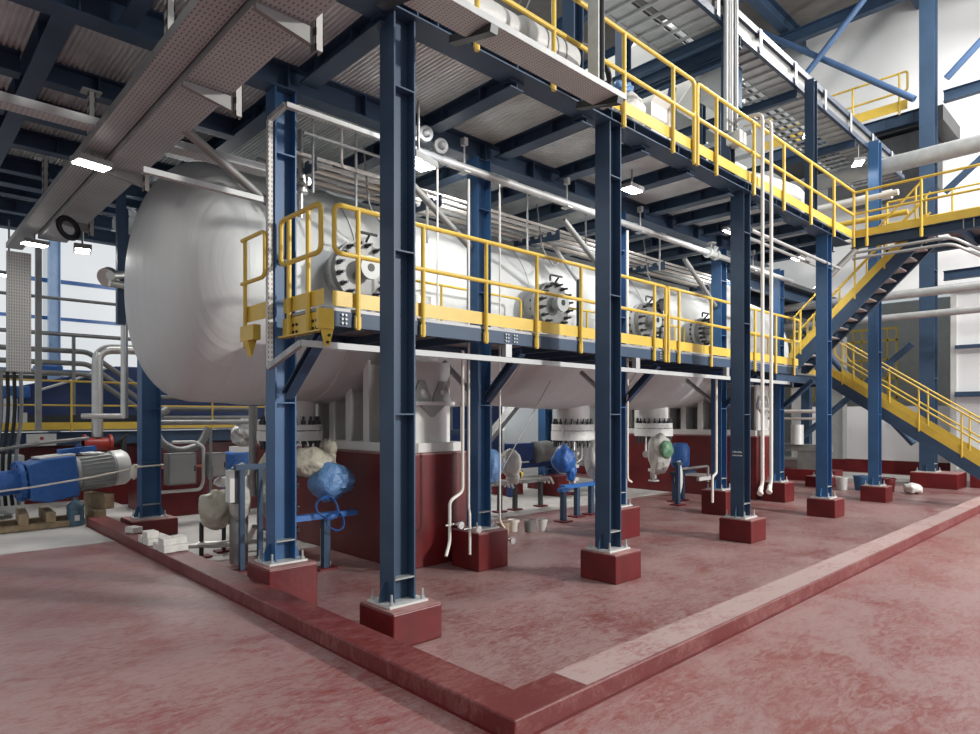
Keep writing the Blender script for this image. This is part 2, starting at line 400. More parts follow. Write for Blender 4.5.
# ------------------------------------------------------------------ upper platform steelwork
ZD = 5.655
def steel(p0, p1, h, b, label, group, name='steel_beam', stiff=0, mat='blue'):
    t = thing(name, label, 'beam', p0, group)
    build(MB().isec(p0, p1, h, b, .016, .010), 'section', mat, t)
    p0, p1 = V(p0), V(p1); d = p1-p0; dd = d.normalized(); a = dd.cross(Z)
    for i in range(stiff):
        c = p0+d*(i+.5)/stiff
        build(MB().bar(c-a*b/2, c+a*b/2, .012, h-.034), 'stiffener', mat, t)
    return t
eg = steel((-2, 4.83, 5.625), (14.85, 4.83, 5.625), .13, .30, 'long blue girder along the front edge of the upper platform', 'platform edge girders', 'edge_girder', 16)
for (cx, cy, h, wh) in AROW[:4]:
    for s in (-.11, .11): build(MB().box(cx+s-.006, cx+s+.006, 4.685, 4.825, 5.578, 5.674), 'stiffener', 'blue', eg)
steel((-2, 6.45, 5.515), (14.85, 6.45, 5.515), .27, .22, 'long blue girder over the columns beside the vessel', 'platform edge girders', 'main_girder', 18)
steel((-2, 11.9, 5.52), (14.85, 11.9, 5.52), .24, .22, 'long blue girder over the rear columns', 'platform edge girders', 'main_girder', 6)
steel((-2, 14.7, 5.54), (14.85, 14.7, 5.54), .24, .22, 'blue girder closing the platform edge before the daylight wall', 'platform edge girders', 'main_girder', 6)
xs = [3.36, 5.0, 6.2, 7.45, 8.6, 9.85, 10.75, 11.75, 12.8, 13.8]
for i, x in enumerate(xs):
    cb = steel((x, 4.99, 5.565), (x, 6.33, 5.565), .18, .2, ORD[i]+' blue cross beam of the front bay counting from the kerb corner column', 'front bay cross beams', stiff=2)
    build(MB().isec((x, 4.84, 5.515), (x, 4.99, 5.515), .08, .2), 'end_cleat', 'blue', cb)
    steel((x, 6.57, 5.555), (x, 11.78, 5.555), .19, .2, ORD[i]+' blue cross beam above the vessel counting from its domed end', 'vessel bay cross beams', stiff=3)
steel((14.75, 4.99, 5.555), (14.75, 11.78, 5.555), .19, .2, 'blue end beam of the platform beside the stairs', 'vessel bay cross beams', stiff=4)
steel((1.2, 6.57, 5.515), (1.2, 11.78, 5.515), .26, .17, 'pale blue cross beam outboard of the wide perforated trays', 'side bay girders', 'main_girder', 4)
steel((1.2, 12.02, 5.515), (1.2, 14.58, 5.515), .26, .17, 'far pale blue cross beam outboard of the perforated tray drop', 'side bay girders', 'main_girder', 2)
steel((1.63, 4.99, 5.53), (1.63, 6.33, 5.53), .24, .14, 'short blue beam above the front end of the perforated trays', 'side bay girders', 'main_girder', 2)
for i, y in enumerate((8.07, 9.15, 10.2, 11.35, 12.55, 13.6)):
    steel((1.3, y, 5.54), (3.25, y, 5.54), .22, .17, ORD[i]+' short blue joist crossing above the perforated trays', 'side bay joists', stiff=2)
    steel((-2, y, 5.54), (1.1, y, 5.54), .22, .17, ORD[i]+' outer blue joist beyond the pale cross beam', 'outer side bay joists', stiff=2)
# corrugated deck sheets, flutes running across the platform
def deck(x0, x1, y0, y1, z, label):
    p = .05; h = .026; mb = MB(); n = int((x1-x0)/p); vs = []
    for i in range(n+1):
        x = x0+i*p
        for dx, dz in ((0, 0), (.016, 0), (.024, h), (.042, h)):
            for y in (y0, y1): vs.append((min(x+dx, x1), y, z+dz))
    m = len(vs)//2
    mb.add(vs, [(2*i, 2*i+2, 2*i+3, 2*i+1) for i in range(m-1)])
    mb.box(x0, x1, y0, y1, z+h+.001, z+h+.012)
    return solo(mb, 'deck_sheet', 'deck', label, 'platform deck', 'corrugated deck sheets', smooth=0)
deck(-2, 14.84, 4.985, 6.44, ZD, 'corrugated grey deck sheet over the front bay')
deck(-2, 14.84, 6.46, 14.6, ZD, 'corrugated grey deck sheet over the vessel and side bay')
ZT = ZD+.040

# ------------------------------------------------------------------ railings
def railing(name, label, p0, p1, ts, zt=1.0, zm=.52, toe=(.0, .14), drop=.12, r=.021, group='yellow guard railings', loops=(0, 0), off=(0, 0, 0), brackets=True, mat='yellow'):
    p0, p1 = V(p0), V(p1); d = p1-p0; dd = d.normalized(); off = V(off)
    t = thing(name, label, 'railing', p0, group)
    a = [p0+Z*zt, p1+Z*zt]; m = [p0+Z*zm, p1+Z*zm]
    if loops[0] and loops[1]:
        pts = bend([m[0]+d*.5, m[0], a[0], a[1], m[1], m[1]-d*.5+dd*.001], .08)
        build(MB().tube(pts, r), 'handrail_loop', mat, t)
    elif loops[0]:
        build(MB().tube(bend([m[1], m[0], a[0], a[1]], .08), r), 'handrail_loop', mat, t)
    elif loops[1]:
        build(MB().tube(bend([m[0], m[1], a[1], a[0]], .08), r), 'handrail_loop', mat, t)
    else:
        build(MB().tube(a, r), 'top_rail', mat, t); build(MB().tube(m, r*.9), 'mid_rail', mat, t)
    if toe: build(MB().bar(p0+Z*(toe[0]+toe[1])/2+off, p1+Z*(toe[0]+toe[1])/2+off, .008, toe[1]-toe[0]), 'toe_board', mat, t)
    for q in ts:
        c = p0+d*q
        po = build(MB().tube([c-Z*drop, c+Z*(zt-.005)], r), 'post', mat, t)
        if brackets: build(MB().bar(c-Z*drop*.9+off*.15, c-Z*.05+off*.15, .028, .06, dd), 'post_bracket', mat, po)
    return t
def tpos(vals, a, b): return [(v-a)/(b-a) for v in vals]
RY = 4.62
px = [4.22, 5.34, 6.64, 7.76, 8.31]
railing('platform_railing', 'yellow railing along the upper platform above the two columns nearest the kerb corner', (1.0, RY, ZT), (8.31, RY, ZT), tpos(px, 1.0, 8.31), zt=.95, zm=.46, r=.027, toe=(0, .15), drop=.2, loops=(0, 1), off=(0, .035, 0))
px = [8.95, 10.18, 11.33, 12.53, 13.70, 14.85]
railing('platform_railing', 'yellow railing along the upper platform ending at its stair corner', (8.38, RY, ZT), (14.85, RY, ZT), tpos([8.40]+px, 8.38, 14.85), zt=.95, zm=.46, r=.027, toe=(0, .15), drop=.2, loops=(1, 0), off=(0, .035, 0))
XP = 14.85
railing('platform_railing', 'yellow railing turning off towards the white wall above the stair', (XP, RY, ZT), (XP, -1.0, ZT), tpos([4.38, 3.42, 2.2, 1.0], RY, -1.0), zt=.93, zm=.48, r=.026, toe=(0, .15), drop=.22, off=(.035, 0, 0))
# side platform the stair arrives on
t = thing('side_platform', 'blue framed side platform at the head of the stairs', 'platform', (XP+.1, 1.5, 5.5))
build(MB().isec((XP+.12, 4.7, 5.59), (XP+.12, -2, 5.59), .2, .16), 'front_beam', 'blue', t)
build(MB().isec((16.5, 4.5, 5.59), (16.5, -2, 5.59), .2, .16), 'back_beam', 'blue', t)
build(MB().box(14.9, 16.55, -2, 3.2, 5.69, 5.715), 'grating', 'grating', t)
for y in (2.85, 1.6, .2): build(MB().isec((XP+.2, y, 5.58), (16.42, y, 5.58), .16, .1), 'cross_beam', 'blue', t)
for k in range(4): build(MB().box(XP+.04, XP+.10, 2.75-k*.16, 2.76-k*.16, 5.5, 5.68), 'stiffener', 'grey', t)
railing('platform_railing', 'short yellow railing on the far side of the stair head', (16.3, 4.4, ZT), (16.3, 2.0, ZT), (0, .5, 1), loops=(0, 1), toe=None, drop=0, brackets=False)

# ------------------------------------------------------------------ lower walkway by the vessel
WYO = 5.45; WZ = 3.0; XE = 3.05; XW = 14.15; KW = 1.0
t = thing('walkway', 'blue framed walkway with grating deck running along the vessel', 'walkway', (XE, 6.2, 2.80))
build(MB().chan((XE+.02, WYO+.036, 2.915), (XW, WYO+.036, 2.915), .145, .08, side=-1), 'outer_channel', 'blue', t)
build(MB().chan((3.6, 7.26, 2.915), (14.1, 7.26, 2.915), .145, .08, side=1), 'inner_channel', 'blue', t)
g = MB().box(XE+.02, XW, WYO+.04, 6.2, 2.99, 3.02).box(3.6, 14.1, 6.6, 7.26, 2.99, 3.02)
bx = [3.13, 5.86, 8.95, 12.45]
for a, b in ((3.34, 5.69), (6.03, 8.78), (9.12, 12.31), (12.69, 14.1)): g.box(a, b, 6.2, 6.6, 2.99, 3.02)
build(g, 'grating', 'grating', t)
for k in range(14):
    x = 3.6+k*.78
    if min(abs(x-q) for q in bx) > .2: build(MB().bar((x, WYO+.05, 2.915), (x, 7.24, 2.915), .05, .10), 'cross_bar', 'blue', t)
for x in (3.35, 5.55, 8.9, 12.1):
    for dx in (-.09, -.05, .05, .09):
        for dz in (-.04, .0, .04): build(MB().cyl((x+dx, WYO+.029, 2.915+dz), (x+dx, WYO+.012, 2.915+dz), .012, n=6), 'bolt', 'galv', t)
wp = [q*KW for q in (3.42, 4.21, 5.12, 5.98, 6.85, 8.62, 9.33, 10.38, 12.05, 12.98, 13.87)]
railing('walkway_railing', 'yellow railing along the walkway from the domed vessel end', (3.16, WYO, WZ), (8.95, WYO, WZ), tpos(wp[:6]+[8.93], 3.16, 8.95), zt=.985, zm=.53, r=.024, toe=(.035, .178), drop=.18, loops=(1, 1), off=(0, .03, 0))
railing('walkway_railing', 'yellow railing along the walkway running to the stair foot', (9.0, WYO, WZ), (XW, WYO, WZ), tpos([9.02]+wp[6:], 9.0, XW), zt=.985, zm=.53, r=.024, toe=(.035, .178), drop=.18, loops=(0, 1), off=(0, .03, 0))
railing('end_railing', 'short yellow end railing with bolted box beside the domed vessel end', (XE, 5.5, WZ), (XE, 6.32, WZ), (.30, .78), zt=.985, zm=.53, r=.024, toe=(.04, .19), drop=.2, loops=(1, 1), off=(.03, 0, 0))
railing('end_railing', 'small yellow guard railing nearly touching the domed vessel end', (2.93, 6.43, WZ-.03), (2.93, 7.0, WZ-.03), (.85,), zt=.92, zm=.45, toe=(.03, .2), drop=.25, loops=(1, 0), off=(.03, 0, 0))
t = thing('end_bracket', 'yellow bolted end frame under the walkway at the domed vessel end', 'bracket', (XE, 6.1, 2.6))
build(MB().box(XE+.025, XE+.06, 5.49, 6.33, 2.80, 2.985), 'channel', 'yellow', t)
build(MB().box(XE-.08, XE+.08, 5.40, 5.44, 2.80, 2.985).box(XE-.03, XE+.06, 5.47, 6.33, 2.785, 2.80), 'end_box', 'yellow', t)
build(MB().prism([(XE-.05, 5.41, 2.80), (XE+.08, 5.41, 2.80), (XE+.04, 5.41, 2.64), (XE-.01, 5.41, 2.64)], (0, .012, 0)), 'gusset_plate', 'yellow', t)
for y in (5.62, 5.69, 6.02, 6.09):
    for z in (2.83, 2.90): build(MB().cyl((XE+.025, y, z), (XE+.01, y, z), .014, n=8), 'bolt', 'black', t)
for x, z in ((XE+.015, 2.675), (XE+.03, 2.74)): build(MB().cyl((x, 5.41, z), (x, 5.395, z), .014, n=8), 'bolt', 'black', t)
t = thing('end_bracket', 'small yellow bracket under the guard railing by the domed vessel end', 'bracket', (2.93, 6.7, 2.6))
build(MB().box(2.89, 2.97, 6.62, 6.95, 2.79, 2.95), 'channel', 'yellow', t)
build(MB().prism([(2.88, 6.74, 2.79), (2.98, 6.74, 2.79), (2.93, 6.74, 2.62)], (0, .1, 0)), 'gusset_plate', 'yellow', t)
# low inner guards between the manholes
for i, (x0, x1) in enumerate(((5.0, 7.5), (8.6, 10.3), (11.4, 12.5))):
    t = thing('inner_guard', ('low yellow guard on the vessel side between the first and second manhole covers', 'low yellow guard on the vessel side between the second and third manhole covers', 'low yellow guard on the vessel side beyond the third manhole cover')[i], 'railing', (x0, 7.18, 3.02), 'low inner guards')
    build(MB().tube(bend([(x0, 7.18, 3.02), (x0, 7.18, 3.84), (x1, 7.18, 3.84), (x1, 7.18, 3.02)], .08), .019), 'handrail_loop', 'yellow', t)
    for q in (.35, .68): build(MB().tube([(x0+(x1-x0)*q, 7.18, 3.02), (x0+(x1-x0)*q, 7.18, 3.82)], .019), 'post', 'yellow', t)
# knee braces below the walkway
for (x, y, h, wh) in BROW:
    steel((x, y-.15, 2.2), (x, WYO+.16, 2.78), .1, .1, 'blue knee brace at the front of the column ' + wh, 'walkway knee braces', 'knee_brace')
    if 4 < x < 15: solo(MB().tube([(x+.04, y+.13, 2.25), (x+.04, 7.15, 2.74)], .042), 'knee_brace', 'galv', 'grey tube brace at the back of the column ' + wh, 'brace', 'walkway tube braces')
for i, (x, y, h, wh) in enumerate(BROW[:4]):
    solo(MB().tube([(x-.15, y, 4.2), (x-1.35, y, 4.95)], .045, 12), 'tube_brace', 'dgalv', 'grey upper tube brace at the column ' + wh, 'brace', 'deck tube braces')

# ------------------------------------------------------------------ stairs
def stair(name, label, x0, x1, yb, zb, yt, zt, n, group=None, rails=True, flip=1):
    t = thing(name, label, 'staircase', (x0, yb, zb), group)
    b, e = V((0, yb, zb)), V((0, yt, zt)); d = e-b
    for x in (x0, x1):
        build(MB().chan(b+X*x, e+X*x, .24, .07, .012, side=(-1 if x == x0 else 1)*flip), 'stringer', 'blue', t)
        build(MB().bar(b+X*x+Z*.24, e+X*x+Z*.24, .01, .2), 'toe_plate', 'yellow', t)
    for i in range(n):
        c = b+d*(i+.5)/n
        build(MB().box(x0+.03, x1-.03, c.y-.12, c.y+.12, c.z+.0, c.z+.03), 'tread', 'tread', t)
    if rails:
        for x in (x0, x1):
            o = X*x
            a0 = b+o+d*.06+Z*1.08; a1 = e+o-d*.05+Z*1.08; m0 = a0-Z*.42; m1 = a1-Z*.42
            r = build(MB().tube(bend([m1, m0, m0+Z*.0-d.normalized()*.12+Z*.1, a0-d.normalized()*.12, a0, a1], .06), .02), 'handrail', 'yellow', t)
            for k in range(5):
                c = b+o+d*(.08+.21*k)
                build(MB().tube([c+Z*.1, c+Z*1.07], .02), 'baluster', 'yellow', r)
    return t
stair('steel_staircase', 'upper stair flight with yellow toe plates climbing to the side platform', 15.09, 15.86, 6.0, 3.05, 3.36, 5.66, 14)
stair('steel_staircase', 'lower stair flight with yellow railings coming down to the red floor', 17.15, 17.95, 5.9, 2.85, 2.1, .21, 14)
t = thing('stair_landing', 'landing of blue beams and grating between the two stair flights', 'landing', (15.5, 6.3, 2.7))
build(MB().box(14.3, 18.1, 5.96, 6.24, 2.93, 2.96).box(14.3, 18.1, 6.56, 7.2, 2.93, 2.96).box(14.3, 15.14, 6.24, 6.56, 2.93, 2.96).box(15.5, 18.1, 6.24, 6.56, 2.93, 2.96), 'grating', 'grating', t)
for y in (6.0, 7.16): build(MB().isec((14.3, y, 2.83), (18.1, y, 2.83), .18, .1), 'edge_beam', 'blue', t)
for x in (14.35, 18.05): build(MB().isec((x, 6.06, 2.83), (x, 7.1, 2.83), .18, .1), 'cross_beam', 'blue', t)
railing('landing_railing', 'yellow railing round the back of the stair landing', (14.3, 7.15, 2.96), (18.05, 7.15, 2.96), (0, .2, .4, .6, .8, 1), toe=(0, .12), drop=0, brackets=False)
railing('landing_railing', 'yellow railing panel between the heads of the two stair flights', (15.98, 5.98, 2.96), (17.05, 5.98, 2.96), (0, .33, .66, 1), toe=(0, .12), drop=0, brackets=False)
# ------------------------------------------------------------------ red piers
def pier(x0, x1, label):
    t = thing('concrete_pier', label, 'pier', ((x0+x1)/2, 9.0, 0), 'red concrete vessel piers')
    build(MB().box(x0, x1, 6.79, 11.2, .003, 1.475), 'body', 'red', t, bevel=.012)
    build(MB().box(x0+.005, x1-.005, 6.795, 11.195, 1.475, 1.50), 'grout_cap', 'redtop', t)
pier(4.95, 6.05, 'big red concrete pier under the vessel behind the kerb corner column')
pier(15.1, 16.3, 'big red concrete pier under the far end of the vessel')

# ------------------------------------------------------------------ vessel
VY, VZ, R, HX, HD, HN = 9.0, 3.738, 1.564, 3.2, .77, 2.5
ves = thing('pressure_vessel', 'huge white wrapped horizontal pressure vessel with a domed end', 'vessel', (9, VY, 1.5))
prof = []
for i in range(25):
    p = PI/2*i/24; prof.append((R*math.sin(p)**(2/HN), HX-HD*math.cos(p)**(2/HN)))
XE2 = 18.4
def lathe_x(prof, n=96, sag=0):
    mb = MB(); mb.lathe(prof, (0, VY, VZ), X, n)
    if sag:
        for v in mb.v:
            if v.z < VZ:
                k = ((VZ-v.z)/R)**3
                v.z -= k*sag*(.5+.5*math.sin(v.x*1.9+1.1))*min(1, max(0, (v.x-HX-.1)/.8))
    return mb
pr = list(prof)
build(lathe_x(pr+[(R+.003, HX+.01)]), 'domed_end', 'head', ves, smooth=60)
build(lathe_x([(R, HX+.008)]+[(R+.004*math.sin(i*1.7), HX+.02+i*(XE2-HX)/120) for i in range(1, 120)]+[(R, XE2)], sag=.05), 'shell', 'vessel', ves, smooth=60)
build(lathe_x([(R*math.sin(PI/2*i/16)**(2/HN), XE2+HD*math.cos(PI/2*i/16)**(2/HN)) for i in range(16, -1, -1)], 64), 'domed_end', 'head', ves, smooth=60)
for xx in (4.7, 8.05, 11.5, 14.6):
    build(lathe_x([(R+.005, xx-.03), (R+.016, xx-.025), (R+.016, xx+.025), (R+.005, xx+.03)], 96), 'wrap_seam', 'vessel', ves, smooth=60)
def manhole(x, z=3.80, r=.36, y1=7.0):
    b = MB().lathe([(r*.78, 0), (r*.78, .45)], (x, 7.5, z), -Y, 32)
    b.lathe([(r*.78, 0), (r, 0), (r, .075), (r*.78, .075)], (x, y1+.19, z), -Y, 40)
    o = build(b, 'manhole', 'galv', ves)
    build(MB().lathe([(0, 0), (r, 0), (r, .08), (r*.3, .085), (0, .085)], (x, y1+.105, z), -Y, 40), 'cover', 'mgrey', o)
    for k in range(16):
        a = 2*PI*(k+.5)/16; cx, cz = x+math.cos(a)*r*.88, z+math.sin(a)*r*.88
        build(MB().cyl((cx, y1+.25, cz), (cx, y1-.11, cz), .018, n=8).cyl((cx, y1+.02, cz), (cx, y1-.03, cz), .031, n=6).cyl((cx, y1+.23, cz), (cx, y1+.19, cz), .031, n=6), 'bolt', 'dark', o)
    build(MB().lathe([(.09, 0), (.09, .14), (.145, .14), (.145, .18), (.045, .18), (.045, .10)], (x+.02, y1+.02, z+.02), -Y, 24).cyl((x+.02, y1-.1, z+.02), (x+.02, y1-.075, z+.02), .046, n=16), 'nozzle', 'grey', o)
    build(MB().cyl((x+.02, y1-.165, z+.02), (x+.02, y1-.155, z+.02), .05, n=16), 'nozzle_bore', 'black', o)
    build(MB().tube(bend([(x-.05, y1+.06, z+r+.02), (x-.05, y1+.06, z+r+.12), (x+.25, y1+.06, z+r+.12)], .04), .018).tube([(x+.1, y1+.1, z+r), (x+.1, y1+.0, z+r+.09)], .016), 'davit_arm', 'dark', o)
for x in (4.46, 8.12, 10.92, 13.1): manhole(x, r=.38 if x < 12 else .3)
def nozzle(x, zs, r=.36, rf=.46):
    zn, za, zb, zc, ze = zs   # neck end / top flange / bottom of top flange / bottom of blind flange / stud end
    o = build(MB().lathe([(r, 0), (r, 1)], (x, VY, 2.32), (0, 0, za-2.32), 40).lathe([(r*.8, 0), (rf, 0), (rf, 1), (r*.8, 1)], (x, VY, za), (0, 0, zb-za), 44), 'bottom_nozzle', 'white', ves)
    build(MB().lathe([(0, 0), (rf*1.02, 0), (rf*1.02, 1), (0, 1)], (x, VY, zb-.012), (0, 0, zc-zb+.012), 44), 'blind_flange', 'white', o)
    for k in range(20):
        a = 2*PI*k/20; cx, cy = x+math.cos(a)*rf*.88, VY+math.sin(a)*rf*.88
        build(MB().cyl((cx, cy, za+.12), (cx, cy, ze), .018, n=8).cyl((cx, cy, za), (cx, cy, za+.06), .034, n=6).cyl((cx, cy, zc), (cx, cy, zc-.05), .034, n=6), 'stud', 'dark', o)
nozzle(4.49, (2.0, 1.86, 1.78, 1.63, 1.5))
nozzle(11.03, (1.95, 1.80, 1.67, 1.46, 1.3))
nozzle(14.2, (1.95, 1.80, 1.68, 1.48, 1.3))
def saddle(x0, x1, xs):
    b = MB().box(x0, x1, 6.84, 11.16, 1.503, 1.63)
    o = build(b, 'saddle', 'white', ves, bevel=.006)
    zz = lambda y: VZ-math.sqrt(max(.01, R*R-(y-VY)**2))
    xm = (x0+x1)/2
    ys = [7.05+i*.35 for i in range(11)]
    prof = [(xm, y, zz(y)+.01) for y in ys if abs(y-VY) < R]
    build(MB().prism([(xm-.02, 7.02, 1.63)]+[(xm-.02, y, min(2.70, zz(y)+.02)) for y in [7.02+i*.198 for i in range(21)]]+[(xm-.02, 10.98, 1.63)], (.04, 0, 0)), 'web', 'dgalv', o)  # greyer than the ribs: the shadow between them is put into its colour
    for i in range(8):
        y = 7.36+i*.47
        b = MB().box(xs-.35, xm, y-.015, y+.015, 1.63, zz(y)+.05).box(xs-.38, xs-.35, y-.07, y+.07, 1.63, zz(y)+.06)
        b.box(xm, x1-.06, y-.015, y+.015, 1.63, zz(y)+.05)
        build(b, 'rib', 'white', o)
    for yy, s in ((6.95, -1), (11.05, 1)):
        zt = 2.72
        build(MB().box(xm-.33, xm+.33, yy-.02, yy+.02, 1.63, zt), 'end_plate', 'white', o)
        if s < 0:
            build(MB().box(xm-.36, xm+.36, 6.86, 6.93, 2.13, 2.18), 'ledge', 'white', o)
            for dx in (-.17, .17):
                c = xm+dx
                build(MB().prism([(c-.15, 6.90, 2.18), (c+.15, 6.90, 2.18), (c+.15, 6.90, 2.24), (c+.045, 6.90, 2.46), (c-.045, 6.90, 2.46), (c-.15, 6.90, 2.24)], (0, .025, 0)), 'lifting_lug', 'grey', o)
                build(MB().cyl((c, 6.897, 2.31), (c, 6.905, 2.31), .035), 'lug_hole', 'white', o)
            build(MB().prism([(xm-.2, 6.93, 2.13), (xm+.2, 6.93, 2.13), (xm, 6.93, 1.97)], (0, -.06, 0)), 'gusset_plate', 'grey', o)
saddle(4.98, 6.0, 5.42)
saddle(15.15, 16.25, 15.6)

# ------------------------------------------------------------------ valve strings under the bottom nozzles
def blobthing(name, mat, c, rad, label, cat, amp=.2, freq=1.7, seed=0, group=None, tail=None, sub=4):
    b = MB().blob(c, rad, amp, freq, seed, sub)
    if tail: b.blob(tail[0], tail[1], .3, 2.5, seed+9, 3)
    return solo(b, name, mat, label, cat, group, smooth=60)
def valve_string(x, z0, z1, label):
    t = thing('valve_string', label, 'valve', (x, VY, z0))
    n = 4; h = (z1-z0)/n
    for i in range(n):
        a = z0+i*h; r = (.085, .06, .10, .07)[i]
        build(MB().lathe([(0, 0), (r, 0), (r, 1), (0, 1)], (x, VY, a+.035), (0, 0, h-.07), 20), 'pipe_spool', 'steel', t)
        build(MB().cyl((x, VY, a), (x, VY, a+.03), .135, n=24), 'flange', 'lgrey', t); build(MB().cyl((x, VY, a+h-.035), (x, VY, a+h-.003), .135, n=24), 'flange', 'lgrey', t)
        for k in range(6):
            an = PI*k/3; build(MB().cyl((x+math.cos(an)*.11, VY+math.sin(an)*.11, a-.03), (x+math.cos(an)*.11, VY+math.sin(an)*.11, a+.06), .012, n=6), 'bolt', 'dark', t)
    for dx, dy in ((-.2, .1), (.2, -.08), (-.13, -.2), (.16, .2)):
        build(MB().tube(bend([(x+dx, VY+dy, z1+.0), (x+dx, VY+dy, z1-.4), (x+dx*.3, VY+dy*.3, z1-.5)], .06), .026), 'branch_pipe', 'steel', t)
    build(MB().cyl((x-.33, VY, z0+h*2.45), (x+.33, VY, z0+h*2.45), .045).cyl((x-.36, VY, z0+h*2.45), (x-.33, VY, z0+h*2.45), .09).cyl((x+.33, VY, z0+h*2.45), (x+.36, VY, z0+h*2.45), .09), 'side_branch', 'steel', t)
    return t
valve_string(4.49, .28, 1.62, 'stainless valve string hanging under the nozzle beside the domed end')
valve_string(11.03, .35, 1.45, 'stainless valve string hanging under the nozzle beside the blue wrapped bundle')
valve_string(14.2, .35, 1.47, 'stainless valve string hanging under the nozzle beside the second red pier')
def pipe_stand(x0, x1, y, zt, label, posts, tray=True):
    t = thing('pipe_stand', label, 'stand', ((x0+x1)/2, y, 0))
    build(MB().bar((x0, y, zt), (x1, y, zt), .12, .07), 'cross_bar', 'blue2' if tray else 'blue', t)
    for p in posts:
        build(MB().box(p-.045, p+.045, y-.045, y+.045, .03, zt-.036), 'leg', 'blue', t)
        build(MB().box(p-.14, p+.14, y-.12, y+.12, .004, .03), 'foot_plate', 'red', t)
    return t
# first nozzle
blobthing('wrapped_actuator', 'bluebag', (4.43, 7.78, 1.12), (.25, .24, .26), 'light blue plastic bag tied over an actuator beside the first red pier', 'bag', .22, 1.7, 3, None, ((4.55, 7.72, 1.13), (.2, .2, .17)))
blobthing('dust_sheet', 'beige', (4.28, 7.95, 1.36), (.3, .25, .2), 'beige plastic sheet draped above the light blue bag', 'sheet', .26, 1.7, 5, None, ((4.5, 7.86, 1.56), (.09, .09, .1)))
solo(MB().blob((4.95-.06, 7.0, .98), (.05, .06, .08), .4, 2.5, 6, 3), 'hook_bracket', 'beige', 'small cream fitting sticking out of the first red pier', 'fitting', smooth=60)
pipe_stand(3.75, 4.72, 7.6, .70, 'blue pipe stand with a coiled hose beside the first red pier', (4.28,))
solo(MB().coil((4.24, 7.5, .80), .15, 3.4, .012, .009, X, (0, .5, .86)).coil((4.36, 7.5, .62), .12, 3.2, .01, .009, X, (0, .3, .95)), 'hose_coil', 'bluebag2', 'thin blue hose coiled over the end of the blue pipe stand', 'hose', smooth=60)
solo(MB().cyl((4.34, 7.75, .06), (4.34, 7.75, .5), .045).cyl((4.34, 7.75, .004), (4.34, 7.75, .06), .09), 'drain_pot', 'cream', 'cream drain pipe standing behind the blue pipe stand', 'pipe')
blobthing('wrapped_valve', 'beige', (3.86, 8.4, 1.08), (.12, .16, .42), 'tall beige bag hanging behind the column beside the domed end', 'bag', .2, 1.7, 12)
blobthing('wrapped_valve', 'clear', (3.57, 8.62, .95), (.14, .16, .38), 'pale bag hanging inside the blue frame near the domed end', 'bag', .22, 1.7, 14, None, ((3.56, 8.57, 1.25), (.11, .12, .1)))
blobthing('dust_sheet', 'beige', (3.42, 9.0, .72), (.22, .2, .26), 'crumpled beige sheet lying over pipework beyond the blue frame', 'sheet', .3, 1.7, 16)
t = thing('goal_post_stand', 'dark blue goal post frame near the kerb under the domed end', 'stand', (3.55, 8.2, 0))
for x in (3.43, 3.67): build(MB().box(x-.03, x+.03, 8.17, 8.23, .03, 1.3), 'leg', 'blue', t)
build(MB().box(3.34, 3.76, 8.16, 8.24, 1.3, 1.37), 'cross_bar', 'blue', t)
build(MB().box(3.34, 3.76, 8.1, 8.3, .004, .03), 'foot_plate', 'red', t)
t = thing('transmitter', 'white and black instrument box fixed beside the blue frame', 'instrument', (3.44, 8.5, .8))
build(MB().box(3.38, 3.44, 8.45, 8.6, .86, 1.28), 'panel', 'white', t); build(MB().box(3.44, 3.51, 8.45, 8.6, .84, 1.29), 'housing', 'black', t)
t = thing('drum', 'grey drum with a yellow lid standing under the domed end', 'drum', (3.62, 8.75, 0))
build(MB().cyl((3.62, 8.75, .004), (3.62, 8.75, .76), .12, n=24), 'body', 'dgalv', t); build(MB().cyl((3.62, 8.75, .76), (3.62, 8.75, .82), .09, n=24), 'lid', 'yellow', t)
mbp = MB()
solo(MB().tube(bend([(3.3, 9.35, .2), (3.5, 9.2, .2), (3.95, 9.2, .2), (3.95, 9.0, .42)], .1), .04).tube(bend([(3.3, 9.75, .12), (3.7, 9.45, .12), (4.3, 9.45, .12)], .1), .035), 'pipe_run', 'steel', 'bent stainless pipe run low down beside the kerb blocks', 'pipe', smooth=50)
for i, (x, y, h) in enumerate(((3.36, 9.4, .5), (3.75, 9.6, .45), (3.95, 8.0, .5))):
    t = thing('pipe_stub', ('short dark pipe support beside the kerb blocks', 'second dark pipe support further in from the kerb blocks', 'dark pipe support behind the domed end column')[i], 'support', (x, y, 0), 'dark pipe supports')
    build(MB().cyl((x, y, .03), (x, y, h), .03, n=12), 'post', 'dark', t); build(MB().box(x-.12, x+.12, y-.09, y+.09, .004, .03), 'foot_plate', 'red', t)
solo(MB().tube([(3.62, 7.95, .02), (3.75, 8.05, 1.2)], .015), 'timber_stick', 'wood', 'thin wooden stick leaning behind the domed end column', 'stick')
